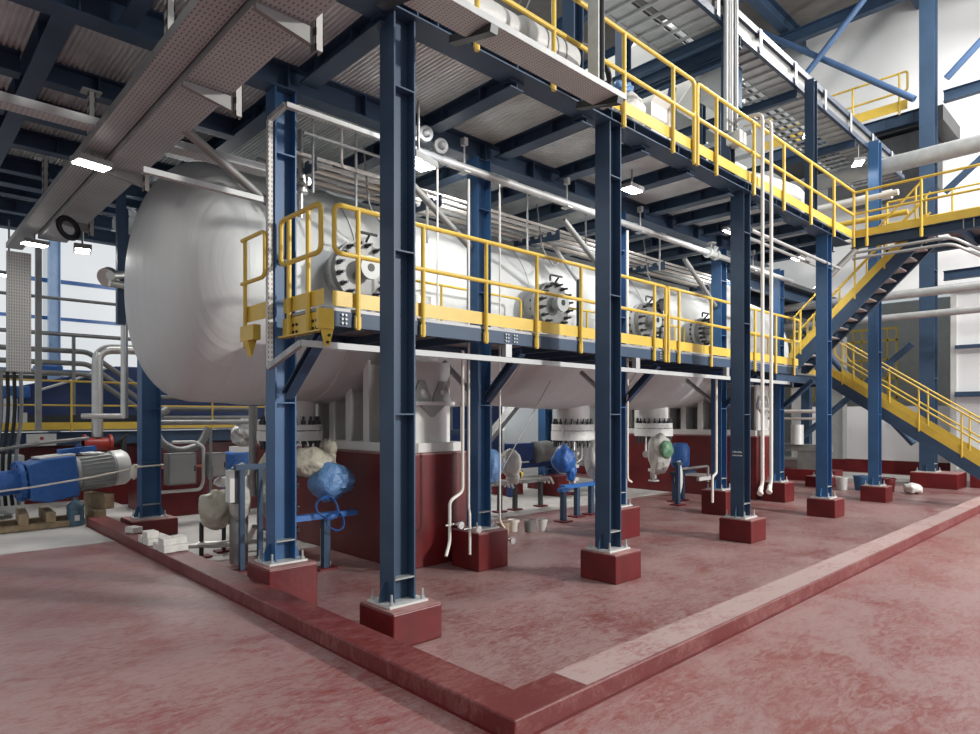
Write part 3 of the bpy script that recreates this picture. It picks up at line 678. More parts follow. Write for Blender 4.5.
# second nozzle
blobthing('wrapped_actuator', 'bluebag2', (9.95, 8.35, 1.12), (.25, .22, .27), 'dark blue plastic bundle on an actuator under the middle nozzle', 'bag', .22, 1.7, 21, None, ((10.12, 8.3, .88), (.1, .1, .2)))
blobthing('wrapped_actuator', 'clear', (10.72, 8.15, 1.06), (.2, .2, .42), 'milky white sheet over a valve under the middle nozzle', 'sheet', .22, 1.7, 23)
pipe_stand(9.6, 10.95, 8.1, .62, 'blue pipe stand below the middle nozzle', (10.05, 10.5))
pipe_stand(9.3, 9.5, 7.9, .60, 'single leg blue stand below the dark blue bundle', (9.4,))
blobthing('wrapped_valve', 'bluebag', (7.88, 8.3, 1.12), (.22, .22, .3), 'pale blue bag beside the column with white drain pipes', 'bag', .2, 1.7, 31)
blobthing('wrapped_valve', 'clear', (8.5, 8.4, 1.12), (.2, .2, .26), 'milky bag with a cream lump inside, next to the pale blue bag', 'bag', .2, 1.7, 33, None, ((8.52, 8.35, .85), (.12, .12, .12)))
# third nozzle
blobthing('wrapped_actuator', 'clear', (13.1, 8.15, 1.1), (.26, .24, .48), 'milky sheet over an actuator in front of the second red pier', 'sheet', .2, 1.7, 41)
blobthing('green_wrap', 'green', (13.05, 7.93, 1.22), (.19, .12, .2), 'green plastic tied on the milky sheet by the second red pier', 'wrap', .2, 1.7, 43)
blobthing('hanging_rag', 'white', (13.25, 7.75, .55), (.09, .08, .42), 'long white rag hanging below the green plastic', 'rag', .22, 1.7, 45)
t = thing('blue_drum', 'shiny blue drum shaped cover in front of the second red pier', 'cover', (13.75, 8.0, .75))
build(MB().lathe([(0, 0), (.17, 0), (.21, .06), (.21, .46), (.15, .56), (0, .58)], (13.75, 8.0, .78), Z, 28), 'body', 'bluebag2', t, smooth=50)
build(MB().cyl((13.75, 8.0, .72), (13.75, 8.0, .78), .12), 'neck', 'steel', t)
pipe_stand(13.3, 14.3, 7.95, .66, 'blue pipe stand under the shiny blue cover', (13.42, 13.75), False)
pipe_stand(12.85, 13.1, 7.6, .92, 'tall thin blue stand beside the white rag', (12.95,), False)
solo(MB().tube(bend([(13.3, 7.7, .78), (14.5, 7.7, .78), (14.5, 7.7, .4)], .06), .03), 'pipe_run', 'dgalv', 'grey bent handrail pipe in front of the second red pier', 'pipe', smooth=50)
solo(MB().box(14.0, 15.05, 7.65, 7.72, .46, .54).box(15.03, 15.09, 7.65, 8.6, .46, .54), 'conduit_duct', 'lgrey', 'pale grey conduit duct running low across the second red pier', 'duct')
t = thing('switch_box', 'white switch box beside the half hidden vessel side column', 'box', (9.4, 6.6, .4))
build(MB().box(9.34, 9.62, 6.62, 6.78, .42, .92), 'body', 'white', t, bevel=.015); build(MB().box(9.36, 9.42, 6.66, 6.74, .004, .42), 'leg', 'blue', t)
build(MB().cyl((9.47, 6.62, .78), (9.47, 6.605, .78), .03), 'button', 'black', t)

# buckets and blocks on the floor
def bucket(x, y, r, h, mat, label, handle=True):
    t = thing('bucket', label, 'bucket', (x, y, 0), 'buckets standing on the floor')
    build(MB().lathe([(0, 0), (r*.82, 0), (r, h), (r*.94, h), (r*.78, .02), (0, .02)], (x, y, .004), Z, 24), 'body', mat, t, smooth=50)
    build(MB().lathe([(r*.99, 0), (r*1.06, 0), (r*1.06, .025), (r*.99, .025)], (x, y, h-.04), Z, 24), 'rim', mat, t)
    if handle: build(MB().tube(arc((x, y, h-.02), r*1.05, 0, PI, X, (0, -.8, .25), 10), .005, 6), 'handle', 'dgalv', t)
bucket(8.42, 7.55, .095, .2, 'white', 'white bucket with a wire handle behind the column with drain pipes')
bucket(8.17, 7.62, .095, .2, 'dgalv', 'dirty grey bucket next to the white bucket')
bucket(8.02, 7.85, .1, .2, 'cream', 'cream bucket behind the dirty grey bucket')
bucket(7.72, 7.8, .11, .19, 'wood', 'brown stained bucket nearest the column with drain pipes')
bucket(18.8, 6.15, .15, .34, 'white', 'white pail beside the stair front column')
bucket(19.15, 5.75, .22, .38, 'blueb', 'dull blue tub between the white pail and the red tub')
bucket(19.2, 5.2, .21, .36, 'red', 'dark red tub beside the dull blue tub')
blobthing('white_cloth', 'white', (19.15, 4.6, .14), (.27, .2, .14), 'crumpled white cloth on the floor beside the dark red tub', 'cloth', .3, 1.7, 51)
blk = [(3.00, 11.0, 0, 'single broken block lying on the kerb'), ]
def block(x, y, z, rz, label):
    b = MB().box(-.073, .073, -.10, .10, 0, .085); c, s = math.cos(rz), math.sin(rz)
    b.v = [V((x+v.x*c-v.y*s, y+v.x*s+v.y*c, z+v.z)) for v in b.v]
    solo(b, 'paving_block', 'block', label, 'block', 'white paving blocks by the kerb', bevel=.008)
for i, (x, y, z, rz) in enumerate(((2.66, 8.58, .312, .03), (2.81, 8.6, .312, -.03), (2.66, 8.81, .312, .0), (2.66, 9.22, .312, .05), (2.81, 9.24, .312, -.04), (2.66, 8.6, .398, .02), (2.81, 8.63, .398, -.05), (2.66, 9.25, .398, .04), (2.81, 9.46, .312, .03), (2.66, 9.45, .312, -.05))):
    lay = 'lower' if z < .35 else 'upper'
    block(x, y, z, rz, '%s white paving block of the %s layer counting from the column end' % (ORD[i if i < 5 else i-5] if i < 8 else ORD[i-3], lay))
block(2.74, 10.3, KH+.005, .3, 'white paving block lying alone on top of the kerb')

# drain pipes down the columns
def riser(pts, r, label, mat='cream', valve=None):
    t = thing('drain_pipe', label, 'pipe', pts[-1])
    build(MB().tube(bend(pts, .06), r), 'pipe', mat, t)
    if valve:
        v = V(valve); build(MB().tube([v-X*.14, v+X*.14], .012).tube([v-Y*.1, v+Y*.12], .014).cyl(v-Y*.1, v-Y*.13, .045), 'valve', 'steel', t)
    return t
riser([(5.33, 6.1, 2.8), (5.33, 6.1, 1.05), (5.12, 6.1, .95), (5.12, 6.1, .45), (5.02, 6.05, .3)], .02, 'cream drain pipe with a dog leg left of the column by the first pier', valve=(5.2, 6.1, .66))
riser([(5.52, 6.2, 5.0), (5.52, 6.2, .82), (5.36, 6.0, .78), (5.36, 6.0, .28)], .016, 'thin cream pipe down the column face with a small lever valve', valve=(5.40, 6.0, .6))
riser([(6.22, 6.35, 5.2), (6.22, 6.35, .55), (6.3, 6.3, .42), (6.3, 6.3, .12)], .014, 'thin vertical rod pipe beyond the column by the first pier', valve=(6.3, 6.3, .3))
riser([(8.93, 6.15, 5.0), (8.93, 6.15, .95), (9.05, 6.15, .9)], .02, 'cream pipe down the half hidden vessel side column')
riser([(12.1, 6.25, 2.75), (12.1, 6.25, .85), (11.85, 6.2, .8), (11.85, 6.2, .3)], .025, 'cream drain pipe in front of the second red pier')
riser([(12.75, 6.2, 2.75), (12.75, 6.2, .7), (12.9, 6.15, .6)], .02, 'cream pipe beyond the column at the second red pier')
riser([(5.05, 6.25, 5.2), (5.05, 6.25, 2.95)], .012, 'thin cream pipe dropping to the walkway by the first manhole')
for i, x in enumerate((10.1, 10.42)):
    t = thing('hanging_pipe', ('white hanging pipe of the pair nearer the kerb corner', 'white hanging pipe of the pair nearer the stair')[i], 'pipe', (x, 4.45, .7), 'pair of white hanging pipes')
    build(MB().tube(bend([(x, 4.9, 6.75), (x, 4.45, 6.72), (x, 4.45, .95), (x-.05, 4.45, .85)], .12), .027), 'pipe', 'cream', t)
    build(MB().tube([(x-.05, 4.45, .87), (x-.2, 4.4, .80)], .035).cyl((x-.21, 4.4, .79), (x-.18, 4.4, .81), .045), 'hose_end', 'cream', t)
# ------------------------------------------------------------------ pipes and trays under the platform
def tray(name, p0, p1, w, h, label, mat, group=None, up=Z, cat='cable tray', parts=True):
    p0, p1 = V(p0), V(p1); d = (p1-p0).normalized(); a = d.cross(V(up)).normalized(); u = a.cross(d)
    t = thing(name, label, cat, p0, group)
    build(MB().bar(p0, p1, w, .004, u), 'tray_bottom', mat, t)
    for s in (-1, 1): build(MB().bar(p0+a*s*w/2+u*h/2, p1+a*s*w/2+u*h/2, .004, h, u).bar(p0+a*s*(w/2-.012)+u*h, p1+a*s*(w/2-.012)+u*h, .024, .004, u), 'side_flange', 'dgalv' if 'trayy' in mat else 'galv', t)
    return t
tray('wide_cable_tray', (1.68, 2.2, 4.74), (1.72, 13.2, 4.74), .22, .08, 'wide perforated cable tray on the outer side above the kerb', 'trayy', 'wide cable trays')
tray('wide_cable_tray', (1.99, 2.2, 4.68), (2.03, 11.9, 4.68), .37, .1, 'wide perforated cable tray on the vessel side above the kerb', 'trayy', 'wide cable trays')
tray('tray_drop', (1.80, 13.3, 4.72), (1.80, 13.3, 2.72), .33, .08, 'vertical perforated tray dropping against the daylight wall', 'trayz', up=(0, 1, 0))
for i, y in enumerate((4.1, 5.45, 7.95, 10.45)):
    t = thing('tray_support', ORD[i]+' slotted hanger frame of the wide trays counting from the kerb corner', 'hanger', (1.9, y, 4.6), 'wide tray hangers')
    build(MB().prism([(1.80, y-.02, 4.66), (2.20, y-.02, 4.66), (2.20, y-.02, 4.54), (1.80, y-.02, 4.62)], (0, .04, 0)), 'arm', 'dgalv', t)
    for x, hz in ((2.235, 4.5), (1.70, 4.84)):
        hb = MB().box(x-.03, x+.03, y-.05, y-.044, hz, 5.44).box(x-.03, x-.024, y-.05, y+.02, hz, 5.44).box(x+.024, x+.03, y-.05, y+.02, hz, 5.44)
        build(hb, 'hanger_channel', 'slotz', t)
        build(MB().box(x-.09, x+.09, y-.07, y+.07, 5.42, 5.44), 'top_plate', 'galv', t)
solo(MB().lathe([(.09, 0), (.17, 0), (.17, .01), (.09, .01)], (1.88, 10.0, 4.45), (.25, -.5, .1), 24).lathe([(.15, 0), (.15, .06)], (1.88, 10.0, 4.45), (.25, -.5, .12), 24), 'cable_reel', 'dark', 'dark coil of cable hanging under the wide trays between the lamps', 'coil')
t = tray('cross_tray', (-1.0, 7.3, 4.80), (3.33, 7.3, 4.80), .2, .08, 'narrow cable tray crossing above the wide trays towards the vessel top', 'trayx')
tray('slotted_tray', (1.79, 6.46, 4.20), (2.99, 6.46, 4.18), .06, .05, 'slotted tray between the wide trays and the column by the domed end', 'trayx')
t = thing('slotted_duct', 'pale slotted cable duct clipped down the column by the domed end', 'duct', (2.98, 6.47, 2.48))
build(MB().bar((2.97, 6.41, 2.49), (2.97, 6.41, 5.03), .05, .05, X), 'upright', 'trayz', t)
build(MB().bar((2.97, 6.41, 5.03), (3.02, 6.15, 5.11), .05, .05).bar((3.02, 6.15, 5.11), (4.58, 6.15, 5.11), .06, .05), 'top_run', 'trayx', t)
build(MB().bar((2.96, 6.40, 2.49), (2.84, 5.49, 2.65), .045, .06).bar((2.84, 5.49, 2.655), (13.7, 5.49, 2.655), .05, .06), 'bottom_run', 'trayx', t)
for x in (5.5, 8.2, 11.0): build(MB().box(x-.05, x+.05, 5.46, 5.53, 2.686, 2.84), 'hanger', 'galv', t)
t = thing('fire_water_pipe', 'long grey pipe slung under the front bay of the platform', 'pipe', (9, 6.15, 5.05))
build(MB().tube([(4.6, 6.15, 5.1), (15.5, 6.15, 5.1)], .052, 14), 'pipe', 'galv', t)
for x in (5.4, 7.4, 9.3, 13.5): build(MB().tube([(x, 6.15, 5.15), (x, 6.15, 5.4)], .012).box(x-.05, x+.05, 6.08, 6.22, 5.03, 5.045).box(x-.03, x+.03, 6.11, 6.19, 5.38, 5.47), 'pipe_hanger', 'galv', t)
build(MB().cyl((11.55, 6.15, 5.1), (11.6, 6.15, 5.1), .1).cyl((11.85, 6.15, 5.1), (11.9, 6.15, 5.1), .1).cyl((11.6, 6.15, 5.1), (11.85, 6.15, 5.1), .07).cyl((11.72, 6.15, 5.1), (11.72, 6.05, 5.22), .05).tube([(11.72, 6.15, 5.1), (11.72, 6.15, 5.3)], .02).cyl((11.72, 6.15, 5.28), (11.72, 6.15, 5.31), .09), 'valve', 'grey', t)
t = thing('clamp_cluster', 'cluster of grey clamps and hoses on the beam above the kerb corner column', 'clamp', (4.7, 6.15, 5.2))
for i, (x, z) in enumerate(((4.55, 5.26), (4.72, 5.3), (4.95, 5.22))):
    build(MB().lathe([(.05, 0), (.09, 0), (.09, .08), (.05, .08)], (x, 6.05, z), (.2, .8, .1), 16).blob((x+.03, 6.1, z+.03), (.07, .07, .06), .4, 2.5, i+70, 2), 'clamp', ('dgalv', 'galv', 'dgalv')[i], t)
solo(MB().tube(bend([(14.4, 4.75, 5.0), (10.35, 4.75, 5.0)], .1), .03), 'pipe_run', 'galv', 'grey pipe slung under the platform edge beyond the hanging pipe pair', 'pipe')
solo(MB().tube([(14.2, 5.15, 5.1), (10.3, 5.15, 5.1)], .028), 'pipe_run', 'galv', 'second grey pipe slung just inboard of the platform edge pipe', 'pipe')
t = thing('blue_clamp', 'bright blue star shaped clamp behind the column beside the hanging pipes', 'clamp', (10.3, 5.0, 4.95))
build(MB().box(10.24, 10.30, 4.92, 5.02, 4.8, 5.2).box(10.18, 10.36, 4.93, 4.99, 4.95, 5.03).tube([(10.2, 4.95, 4.85), (10.36, 4.95, 5.15)], .025), 'body', 'bluebag', t)
solo(MB().tube([(14.72, 4.55, 5.4), (14.3, 5.2, 4.6)], .06, 12), 'tube_brace', 'dgalv', 'pale tube brace below the stair corner of the platform', 'brace')
# pipe rack over the vessel
RZ = 5.06
for i, (y, r, m) in enumerate(((7.11, .022, 'cream'), (7.30, .03, 'white'), (7.49, .03, 'cream'), (7.68, .035, 'galv'), (7.87, .03, 'cream'), (7.97, .02, 'galv'))):
    solo(MB().tube([(3.4, y, RZ+r), (15.5, y, RZ+r)], r, 10), 'rack_pipe', m, ORD[i]+' pipe of the rack over the vessel counting from the walkway side', 'pipe', 'rack pipes over the vessel')
for i, x in enumerate((3.8, 5.7, 8.2, 11.4, 14.2)):
    t = thing('rack_bracket', ORD[i]+' notched blue bracket under the pipe rack counting from the domed end', 'bracket', (x, 7.4, 4.94), 'pipe rack brackets')
    p = [(x, 6.98, 5.05)]
    for k in range(5): p += [(x, 7.05+k*.19, 5.05), (x, 7.07+k*.19, 4.99), (x, 7.15+k*.19, 4.99), (x, 7.17+k*.19, 5.05)]
    p += [(x, 8.02, 5.05), (x, 8.02, 4.96), (x, 6.98, 4.88)]
    build(MB().prism(p, (.02, 0, 0)), 'plate', 'blue', t)
    build(MB().tube([(x+.01, 8.0, 5.05), (x+.01, 8.0, 5.4)], .02), 'hanger', 'galv', t)
for i, (x, y, zb) in enumerate(((3.75, 6.95, 4.6), (4.3, 6.9, 4.4), (7.3, 6.85, 4.5), (8.8, 6.9, 4.9), (9.3, 6.9, 4.9), (11.1, 6.9, 4.8))):
    solo(MB().tube([(x, y, zb), (x, y, 5.46)], .016), 'hanger_rod', 'galv', ORD[i]+' thin vertical hanger rod above the vessel shoulder counting from the domed end', 'rod', 'hanger rods')
solo(MB().tube(bend([(3.55, 6.8, 5.2), (4.05, 6.8, 5.2), (5.3, 6.8, 5.2)], .1), .018), 'conduit_run', 'galv', 'thin conduit run above the first manhole', 'conduit', smooth=50)
solo(MB().tube(bend([(4.1, 6.9, 5.45), (4.1, 6.9, 4.98), (5.4, 6.9, 4.98), (5.4, 6.9, 4.3)], .06), .018), 'conduit_run', 'cream', 'cream bent conduit above the first manhole', 'conduit', smooth=50)
for i, (x0, z0) in enumerate(((4.6, 4.55), (7.9, 4.6), (11.0, 4.6))):
    solo(MB().tube(bend([(x0, 7.2, 5.45), (x0+.02, 7.1, z0+.1), (x0+.3, 7.1, z0-.15), (x0+.55, 7.2, z0)], .12), .012), 'cable_loop', 'dgalv', 'grey cable loop hanging on the vessel shoulder near the %s manhole' % ('first', 'second', 'third')[i], 'cable', 'cable loops on the vessel', smooth=50)
solo(MB().box(5.0, 5.55, 7.25, 7.7, 5.135, 5.165), 'insulation_board', 'ochre', 'ochre board lying across the pipe rack near the kerb corner column', 'board')
t = thing('valve_cluster', 'small stainless valve cluster beyond the column by the domed end', 'valve', (3.72, 7.0, 4.4))
build(MB().tube([(3.72, 7.2, 4.35), (3.72, 7.2, 5.4)], .035).cyl((3.72, 7.2, 4.65), (3.72, 7.2, 4.7), .09).cyl((3.72, 7.2, 4.8), (3.72, 7.2, 4.85), .09).cyl((3.72, 7.14, 4.75), (3.72, 7.02, 4.75), .05), 'body', 'steel', t)
t = thing('control_cabinet', 'light grey control cabinet hung behind the walkway beyond the third manhole', 'cabinet', (13.5, 6.8, 4.1))
build(MB().box(13.05, 13.95, 6.68, 6.9, 4.13, 4.82), 'body', 'lgrey', t, bevel=.01); build(MB().box(13.08, 13.92, 6.672, 6.68, 4.16, 4.79), 'door', 'lgrey', t)
t = thing('swing_davit', 'blue davit post beside the second manhole with a pale tube arm', 'davit', (8.75, 7.0, 3.02))
build(MB().tube([(8.75, 7.0, 3.025), (8.75, 7.0, 4.3)], .05), 'post', 'blue', t); build(MB().tube([(8.75, 7.02, 4.27), (8.4, 7.3, 4.9)], .035), 'arm', 'galv', t); build(MB().tube([(8.75, 7.0, 3.5), (8.45, 6.94, 3.4)], .025), 'handle', 'dgalv', t)
blobthing('round_cover', 'cream', (9.1, 7.5, 3.45), (.12, .03, .16), 'cream round cover with a reddish rim on the vessel beyond the second manhole', 'cover', .08, 1.5, 88)
t = thing('swing_davit', 'dark davit arm beside the third manhole', 'davit', (11.38, 7.05, 3.02))
build(MB().tube([(11.38, 7.05, 3.025), (11.38, 7.05, 4.2)], .045), 'post', 'dark', t); build(MB().bar((11.25, 7.05, 4.1), (11.5, 7.05, 4.25), .14, .18), 'arm', 'dark', t)
# lamps
def lamp(x, y, z, label, yaw=0, s=1.0, stem=None):
    t = thing('floodlight', label, 'lamp', (x, y, z), 'lit floodlights')
    c, sn = math.cos(yaw), math.sin(yaw); ax = V((c, sn, 0)); ay = V((-sn, c, 0))
    build(MB().bar(V((x, y, z+.03))-ax*.17*s, V((x, y, z+.03))+ax*.17*s, .2*s, .06*s), 'housing', 'dgalv', t)
    build(MB().bar(V((x, y, z-.006))-ax*.15*s, V((x, y, z-.006))+ax*.15*s, .16*s, .012), 'lamp_glass', 'lamp', t)
    build(MB().tube([(x, y, z+.05), (x, y, stem or z+.3)], .015), 'stem', 'dgalv', t)
lamp(1.67, 7.77, 4.6, 'lit floodlight under the wide trays nearest the column by the domed end', .2, 1, 4.73)
lamp(1.80, 11.9, 4.58, 'lit floodlight under the wide trays further towards the daylight wall', .2, 1, 4.73)
lamp(1.75, 14.0, 4.42, 'lit floodlight beside the perforated tray drop', .2, 1, 5.4)
lamp(4.3, 5.65, 4.72, 'lit floodlight under the platform beside the kerb corner column', .3, 1.2, 5.4)
for i, x in enumerate((8.1, 11.2, 14.2)): lamp(x, 5.5, 5.3, ORD[i]+' batten floodlight under the front bay counting from the kerb corner column', 0, 1, 5.6)
lamp(13.95, 5.2, 7.75, 'lit floodlight beside the upper post under the cable ladder', .5, 1, 8.2)
lamp(16.35, 5.0, 7.75, 'lit floodlight over the stair under the cable ladder', .5, 1.2, 8.2)
lamp(2.45, 12.0, 4.62, 'lit strip lamp beyond the end of the wide trays', 1.4, 1.2, 5.4)

# ------------------------------------------------------------------ things on and above the upper platform
t = tray('edge_tray', (1.0, 4.27, 5.42), (5.95, 4.27, 5.42), .32, .06, 'perforated cable tray outside the upper railing above the kerb corner column', 'trayx')
for x in (3.15, 3.95, 5.82): build(MB().bar((x, 4.10, 5.37), (x, 4.66, 5.50), .09, .07), 'bracket_arm', 'dark', t)
t = thing('rising_tray', 'upright galvanised cable duct with black cable outside the upper railing', 'duct', (5.78, 4.35, 5.5))
build(MB().box(5.70, 5.86, 4.38, 4.44, 5.5, 9.0).box(5.70, 5.72, 4.30, 4.38, 5.5, 9.0), 'duct', 'galv', t); build(MB().tube([(5.82, 4.34, 5.5), (5.82, 4.34, 9.0)], .03), 'cable', 'black', t)
solo(MB().tube(bend([(5.95, 4.75, 6.3), (6.3, 4.75, 6.35), (6.6, 4.8, 6.2), (6.65, 4.85, 5.75)], .2), .035), 'bent_cable', 'black', 'thick black cable curving down behind the upper railing', 'cable', smooth=60)
t = thing('lagged_pipe', 'fat grey lagged pipe lying along the upper platform behind the railing', 'pipe', (5.2, 5.2, 5.75))
build(MB().tube([(2.0, 5.25, 6.36), (5.4, 5.25, 6.36)], .2, 24), 'pipe', 'insul', t); build(MB().tube([(5.4, 5.25, 6.36), (6.3, 5.25, 6.36)], .235, 24), 'collar', 'insul', t)
build(MB().lathe([(.236, 0), (.245, .005), (.245, .02), (.236, .025)], (5.7, 5.25, 6.36), X, 24).lathe([(.236, 0), (.245, .005), (.245, .02), (.236, .025)], (5.85, 5.25, 6.36), (1, .1, .1), 24).lathe([(.236, 0), (.245, .005), (.245, .02), (.236, .025)], (6.05, 5.25, 6.36), (1, -.1, 0), 24), 'rope_lashing', 'dgalv', t)
build(MB().box(2.5, 2.6, 5.12, 5.38, ZT, 6.17).box(5.3, 5.38, 5.12, 5.38, ZT, 6.17), 'cradle', 'blue', t)
for i in range(3): solo(MB().tube([(5.25+i*.12, 5.2, 6.66), (5.75+i*.05, 5.05, 7.6)], .008, 6), 'guy_wire', 'dgalv', ORD[i]+' thin wire rising from the lagged pipe on the upper platform', 'wire', 'guy wires')
def post(x, y, z0, z1, s, label, mat='blue'):
    t = thing('upper_post', label, 'post', (x, y, z0), 'blue posts above the platform')
    build(MB().isec((x, y, z0+.012), (x, y, z1), s, s, .012, .009, X), 'shaft', mat, t)
    build(MB().box(x-s*.56, x+s*.56, y-s*.55, y+s*.55, z0+.001, z0+.012), 'base_plate', 'grey', t)
post(6.52, 5.32, ZT, 8.1, .19, 'blue post on the platform beside the upright galvanised duct')
post(10.6, 7.4, ZT, 11, .22, 'blue post on the platform behind the grey hopper beam')
post(10.05, 4.99, ZT, 8.0, .16, 'dark blue post on the platform carrying the conduit bundle')
post(12.85, 4.74, ZT, 8.3, .17, 'blue post on the platform halfway to the stair corner')
post(15.2, 8.0, ZT, 10.5, .25, 'blue post on the platform behind the silver elbow')
post(12.4, 6.75, ZT, 9.0, .16, 'blue post on the platform behind the white hanging pipes')
# conduit bundle
for i in range(5):
    x = 9.72+i*.085
    solo(MB().tube([(x, 4.86, 6.45+.1*(i % 2)), (x, 4.86, 9.5)], .034, 10), 'conduit', ('galv', 'dgalv', 'galv', 'dark', 'galv')[i], ORD[i]+' upright conduit of the bundle by the dark blue post counting from the kerb corner', 'conduit', 'upright conduit bundle')
solo(MB().box(9.9, 10.14, 4.72, 4.95, 6.3, 6.5), 'junction_box', 'white', 'white box at the foot of the upright conduit bundle', 'box', bevel=.01)
# cable ladder
t = thing('cable_ladder', 'long overhead cable ladder with blue side girders running towards the stairs', 'cable ladder', (11, 5.3, 8.3))
YL0, YL1 = 4.92, 6.15
build(MB().chan((5.5, YL0, 8.56), (19.7, YL0, 8.56), .11, .06, side=-1), 'side_girder', 'dkblue', t)
build(MB().chan((5.5, YL0, 8.24), (19.7, YL0, 8.24), .11, .06, side=-1), 'side_girder', 'dkblue', t)
build(MB().chan((5.5, YL1, 8.3), (19.7, YL1, 8.3), .16, .06, side=1), 'side_girder', 'galv', t)
build(MB().box(5.5, 19.7, YL0+.05, YL0+.06, 8.3, 8.5), 'side_panel', 'mgrey', t)
for k in range(48): build(MB().box(5.6+k*.295, 5.64+k*.295, YL0+.03, YL1-.02, 8.2, 8.24), 'rung', 'galv', t)
cm = MB()
for k in range(7): cm.tube([(5.5, YL0+.12+k*.165, 8.28+.012*(k % 3)), (19.7, YL0+.12+k*.165, 8.28+.012*((k+1) % 3))], .03, 6)
build(cm, 'cables', 'dark', t)
build(MB().box(5.5, 19.6, YL0+.1, YL0+.6, 8.245, 8.25).box(5.5, 12.5, YL0+.78, YL1-.05, 8.245, 8.25), 'cover_plate', 'galv', t)
for k in range(9): build(MB().box(6.5+k*1.5, 6.6+k*1.5, YL0-.03, YL0-.02, 8.2, 8.6), 'side_clip', 'galv', t)
for i, x in enumerate((9.9, 12.75, 16.0)):
    solo(MB().isec((x, 4.95, 8.10), (x, 7.6, 8.10), .16, .1), 'outrigger_beam', 'blue', ORD[i]+' blue outrigger beam under the cable ladder counting from the conduit bundle', 'beam', 'outrigger beams')
# hopper and its frame
t = thing('grey_hopper', 'big grey eight sided duct end behind the upper railing', 'duct', (12.5, 7.9, 8.0))
def octo(x, yc, zc, ry, rz): return [(x, yc+math.cos(PI/8+k*PI/4)*ry, zc+math.sin(PI/8+k*PI/4)*rz) for k in range(8)]
build(MB().prism(octo(12.6, 7.9, 9.6, 1.05, 1.05), (2.2, 0, 0)), 'body', 'grey', t); build(MB().prism(octo(12.56, 7.9, 9.6, 1.1, 1.1), (.05, 0, 0)), 'rim', 'lgrey', t)
for i, (z, h, y0, y1) in enumerate(((8.1, .2, 4.9, 8.3), (7.9, .1, 5.1, 7.9))):
    solo(MB().isec((10.3, y0, z), (10.3, y1, z), h, .12), 'frame_beam', 'blue', ('upper', 'lower')[i]+' blue frame beam in front of the grey eight sided duct', 'beam')
for i, (p0, p1) in enumerate((((10.3, 7.2, 8.0), (10.3, 7.9, 6.2)), ((10.4, 6.2, 7.85), (10.4, 6.7, 5.75)), ((10.9, 6.5, 7.85), (10.9, 6.5, 5.75)))):
    solo(MB().tube([p0, p1], .07, 10), 'frame_brace', 'bright_col', ORD[i]+' blue tube strut under the frame beams of the grey duct', 'brace', 'frame tube struts')
t = thing('riser_cabinet', 'tall light grey cabinet with blue edges behind the conduit bundle', 'cabinet', (10.6, 5.6, 7.3))
build(MB().box(10.5, 11.1, 5.3, 5.72, 7.45, 8.05), 'body', 'lgrey', t); build(MB().box(10.48, 11.12, 5.26, 5.3, 7.4, 8.08).box(10.48, 11.12, 5.26, 5.75, 8.05, 8.1), 'edge', 'blue', t); build(MB().box(10.6, 10.64, 5.4, 5.44, ZT, 7.45).box(11.0, 11.04, 5.6, 5.64, ZT, 7.45), 'legs', 'blue', t)
t = thing('carton', 'open white carton standing behind the upper railing', 'box', (8.0, 5.15, ZT))
build(MB().box(7.75, 8.3, 4.95, 5.2, ZT, 6.3), 'body', 'white', t); build(MB().prism([(7.75, 4.95, 6.3), (8.3, 4.95, 6.3), (8.3, 4.85, 6.42), (7.75, 4.85, 6.42)], (0, .006, .004)), 'flap', 'white', t)
blobthing('plastic_bag', 'white', (7.25, 4.95, 5.98), (.24, .16, .24), 'white plastic sack beside the carton on the upper platform', 'bag', .3, 2.2, 61)
blobthing('plastic_bag', 'bluebag', (7.2, 5.05, 6.28), (.16, .12, .1), 'light blue plastic scrap on top of the white sack', 'bag', .45, 3, 62)
solo(MB().tube([(6.9, 5.45, 6.25), (8.9, 5.45, 6.25)], .22, 20), 'lagged_pipe', 'insul', 'second grey lagged pipe behind the carton on the upper platform', 'pipe')
t = thing('rectangular_duct', 'wide pale ventilation duct crossing above the upper platform', 'duct', (10, 8.6, 8.6))
build(MB().bar((11.6, 12.0, 9.2), (11.6, 6.2, 9.2), .7, .6), 'body', 'white', t); build(MB().bar((11.2, 12.0, 8.6), (11.2, 6.2, 8.6), .5, .1), 'tray', 'galv', t)
for k in range(6): build(MB().bar((11.6, 6.8+k*.9, 9.2), (11.6, 6.86+k*.9, 9.2), .76, .66), 'seam_flange', 'galv', t)
t = thing('silver_elbow', 'silver lagged pipe elbow behind the railing near the stair corner', 'pipe', (13.6, 5.4, ZT))
build(MB().tube(bend([(14.4, 5.6, 5.75), (14.4, 5.6, 6.65), (13.6, 5.9, 6.75), (12.6, 6.2, 6.75)], .3, 8), .24, 20), 'elbow', 'insul', t, smooth=60)
build(MB().tube([(13.7, 5.3, 5.72), (13.7, 5.3, 6.35)], .14, 16), 'branch', 'insul', t)
solo(MB().tube([(17.3, 9.6, 7.85), (17.3, -3, 7.85)], .19, 20), 'big_pipe', 'galv', 'fat grey pipe crossing overhead above the stair towards the white wall', 'pipe')
solo(MB().tube([(17.4, 8.0, 7.2), (17.4, 4.6, 7.2)], .11, 14), 'overhead_pipe', 'white', 'white pipe below the fat grey overhead pipe', 'pipe')
for i, (y0, z, x) in enumerate(((5.3, 6.55, 15.2), (5.4, 6.3, 15.9), (5.3, 6.05, 16.6))):
    solo(MB().tube([(x, 9.0, z), (x, 3.9, z)], .06, 12), 'overhead_pipe', ('white', 'yellow', 'cream')[i], ('white', 'yellow', 'cream')[i]+' pipe level with the upper railing beyond the stair corner', 'pipe')
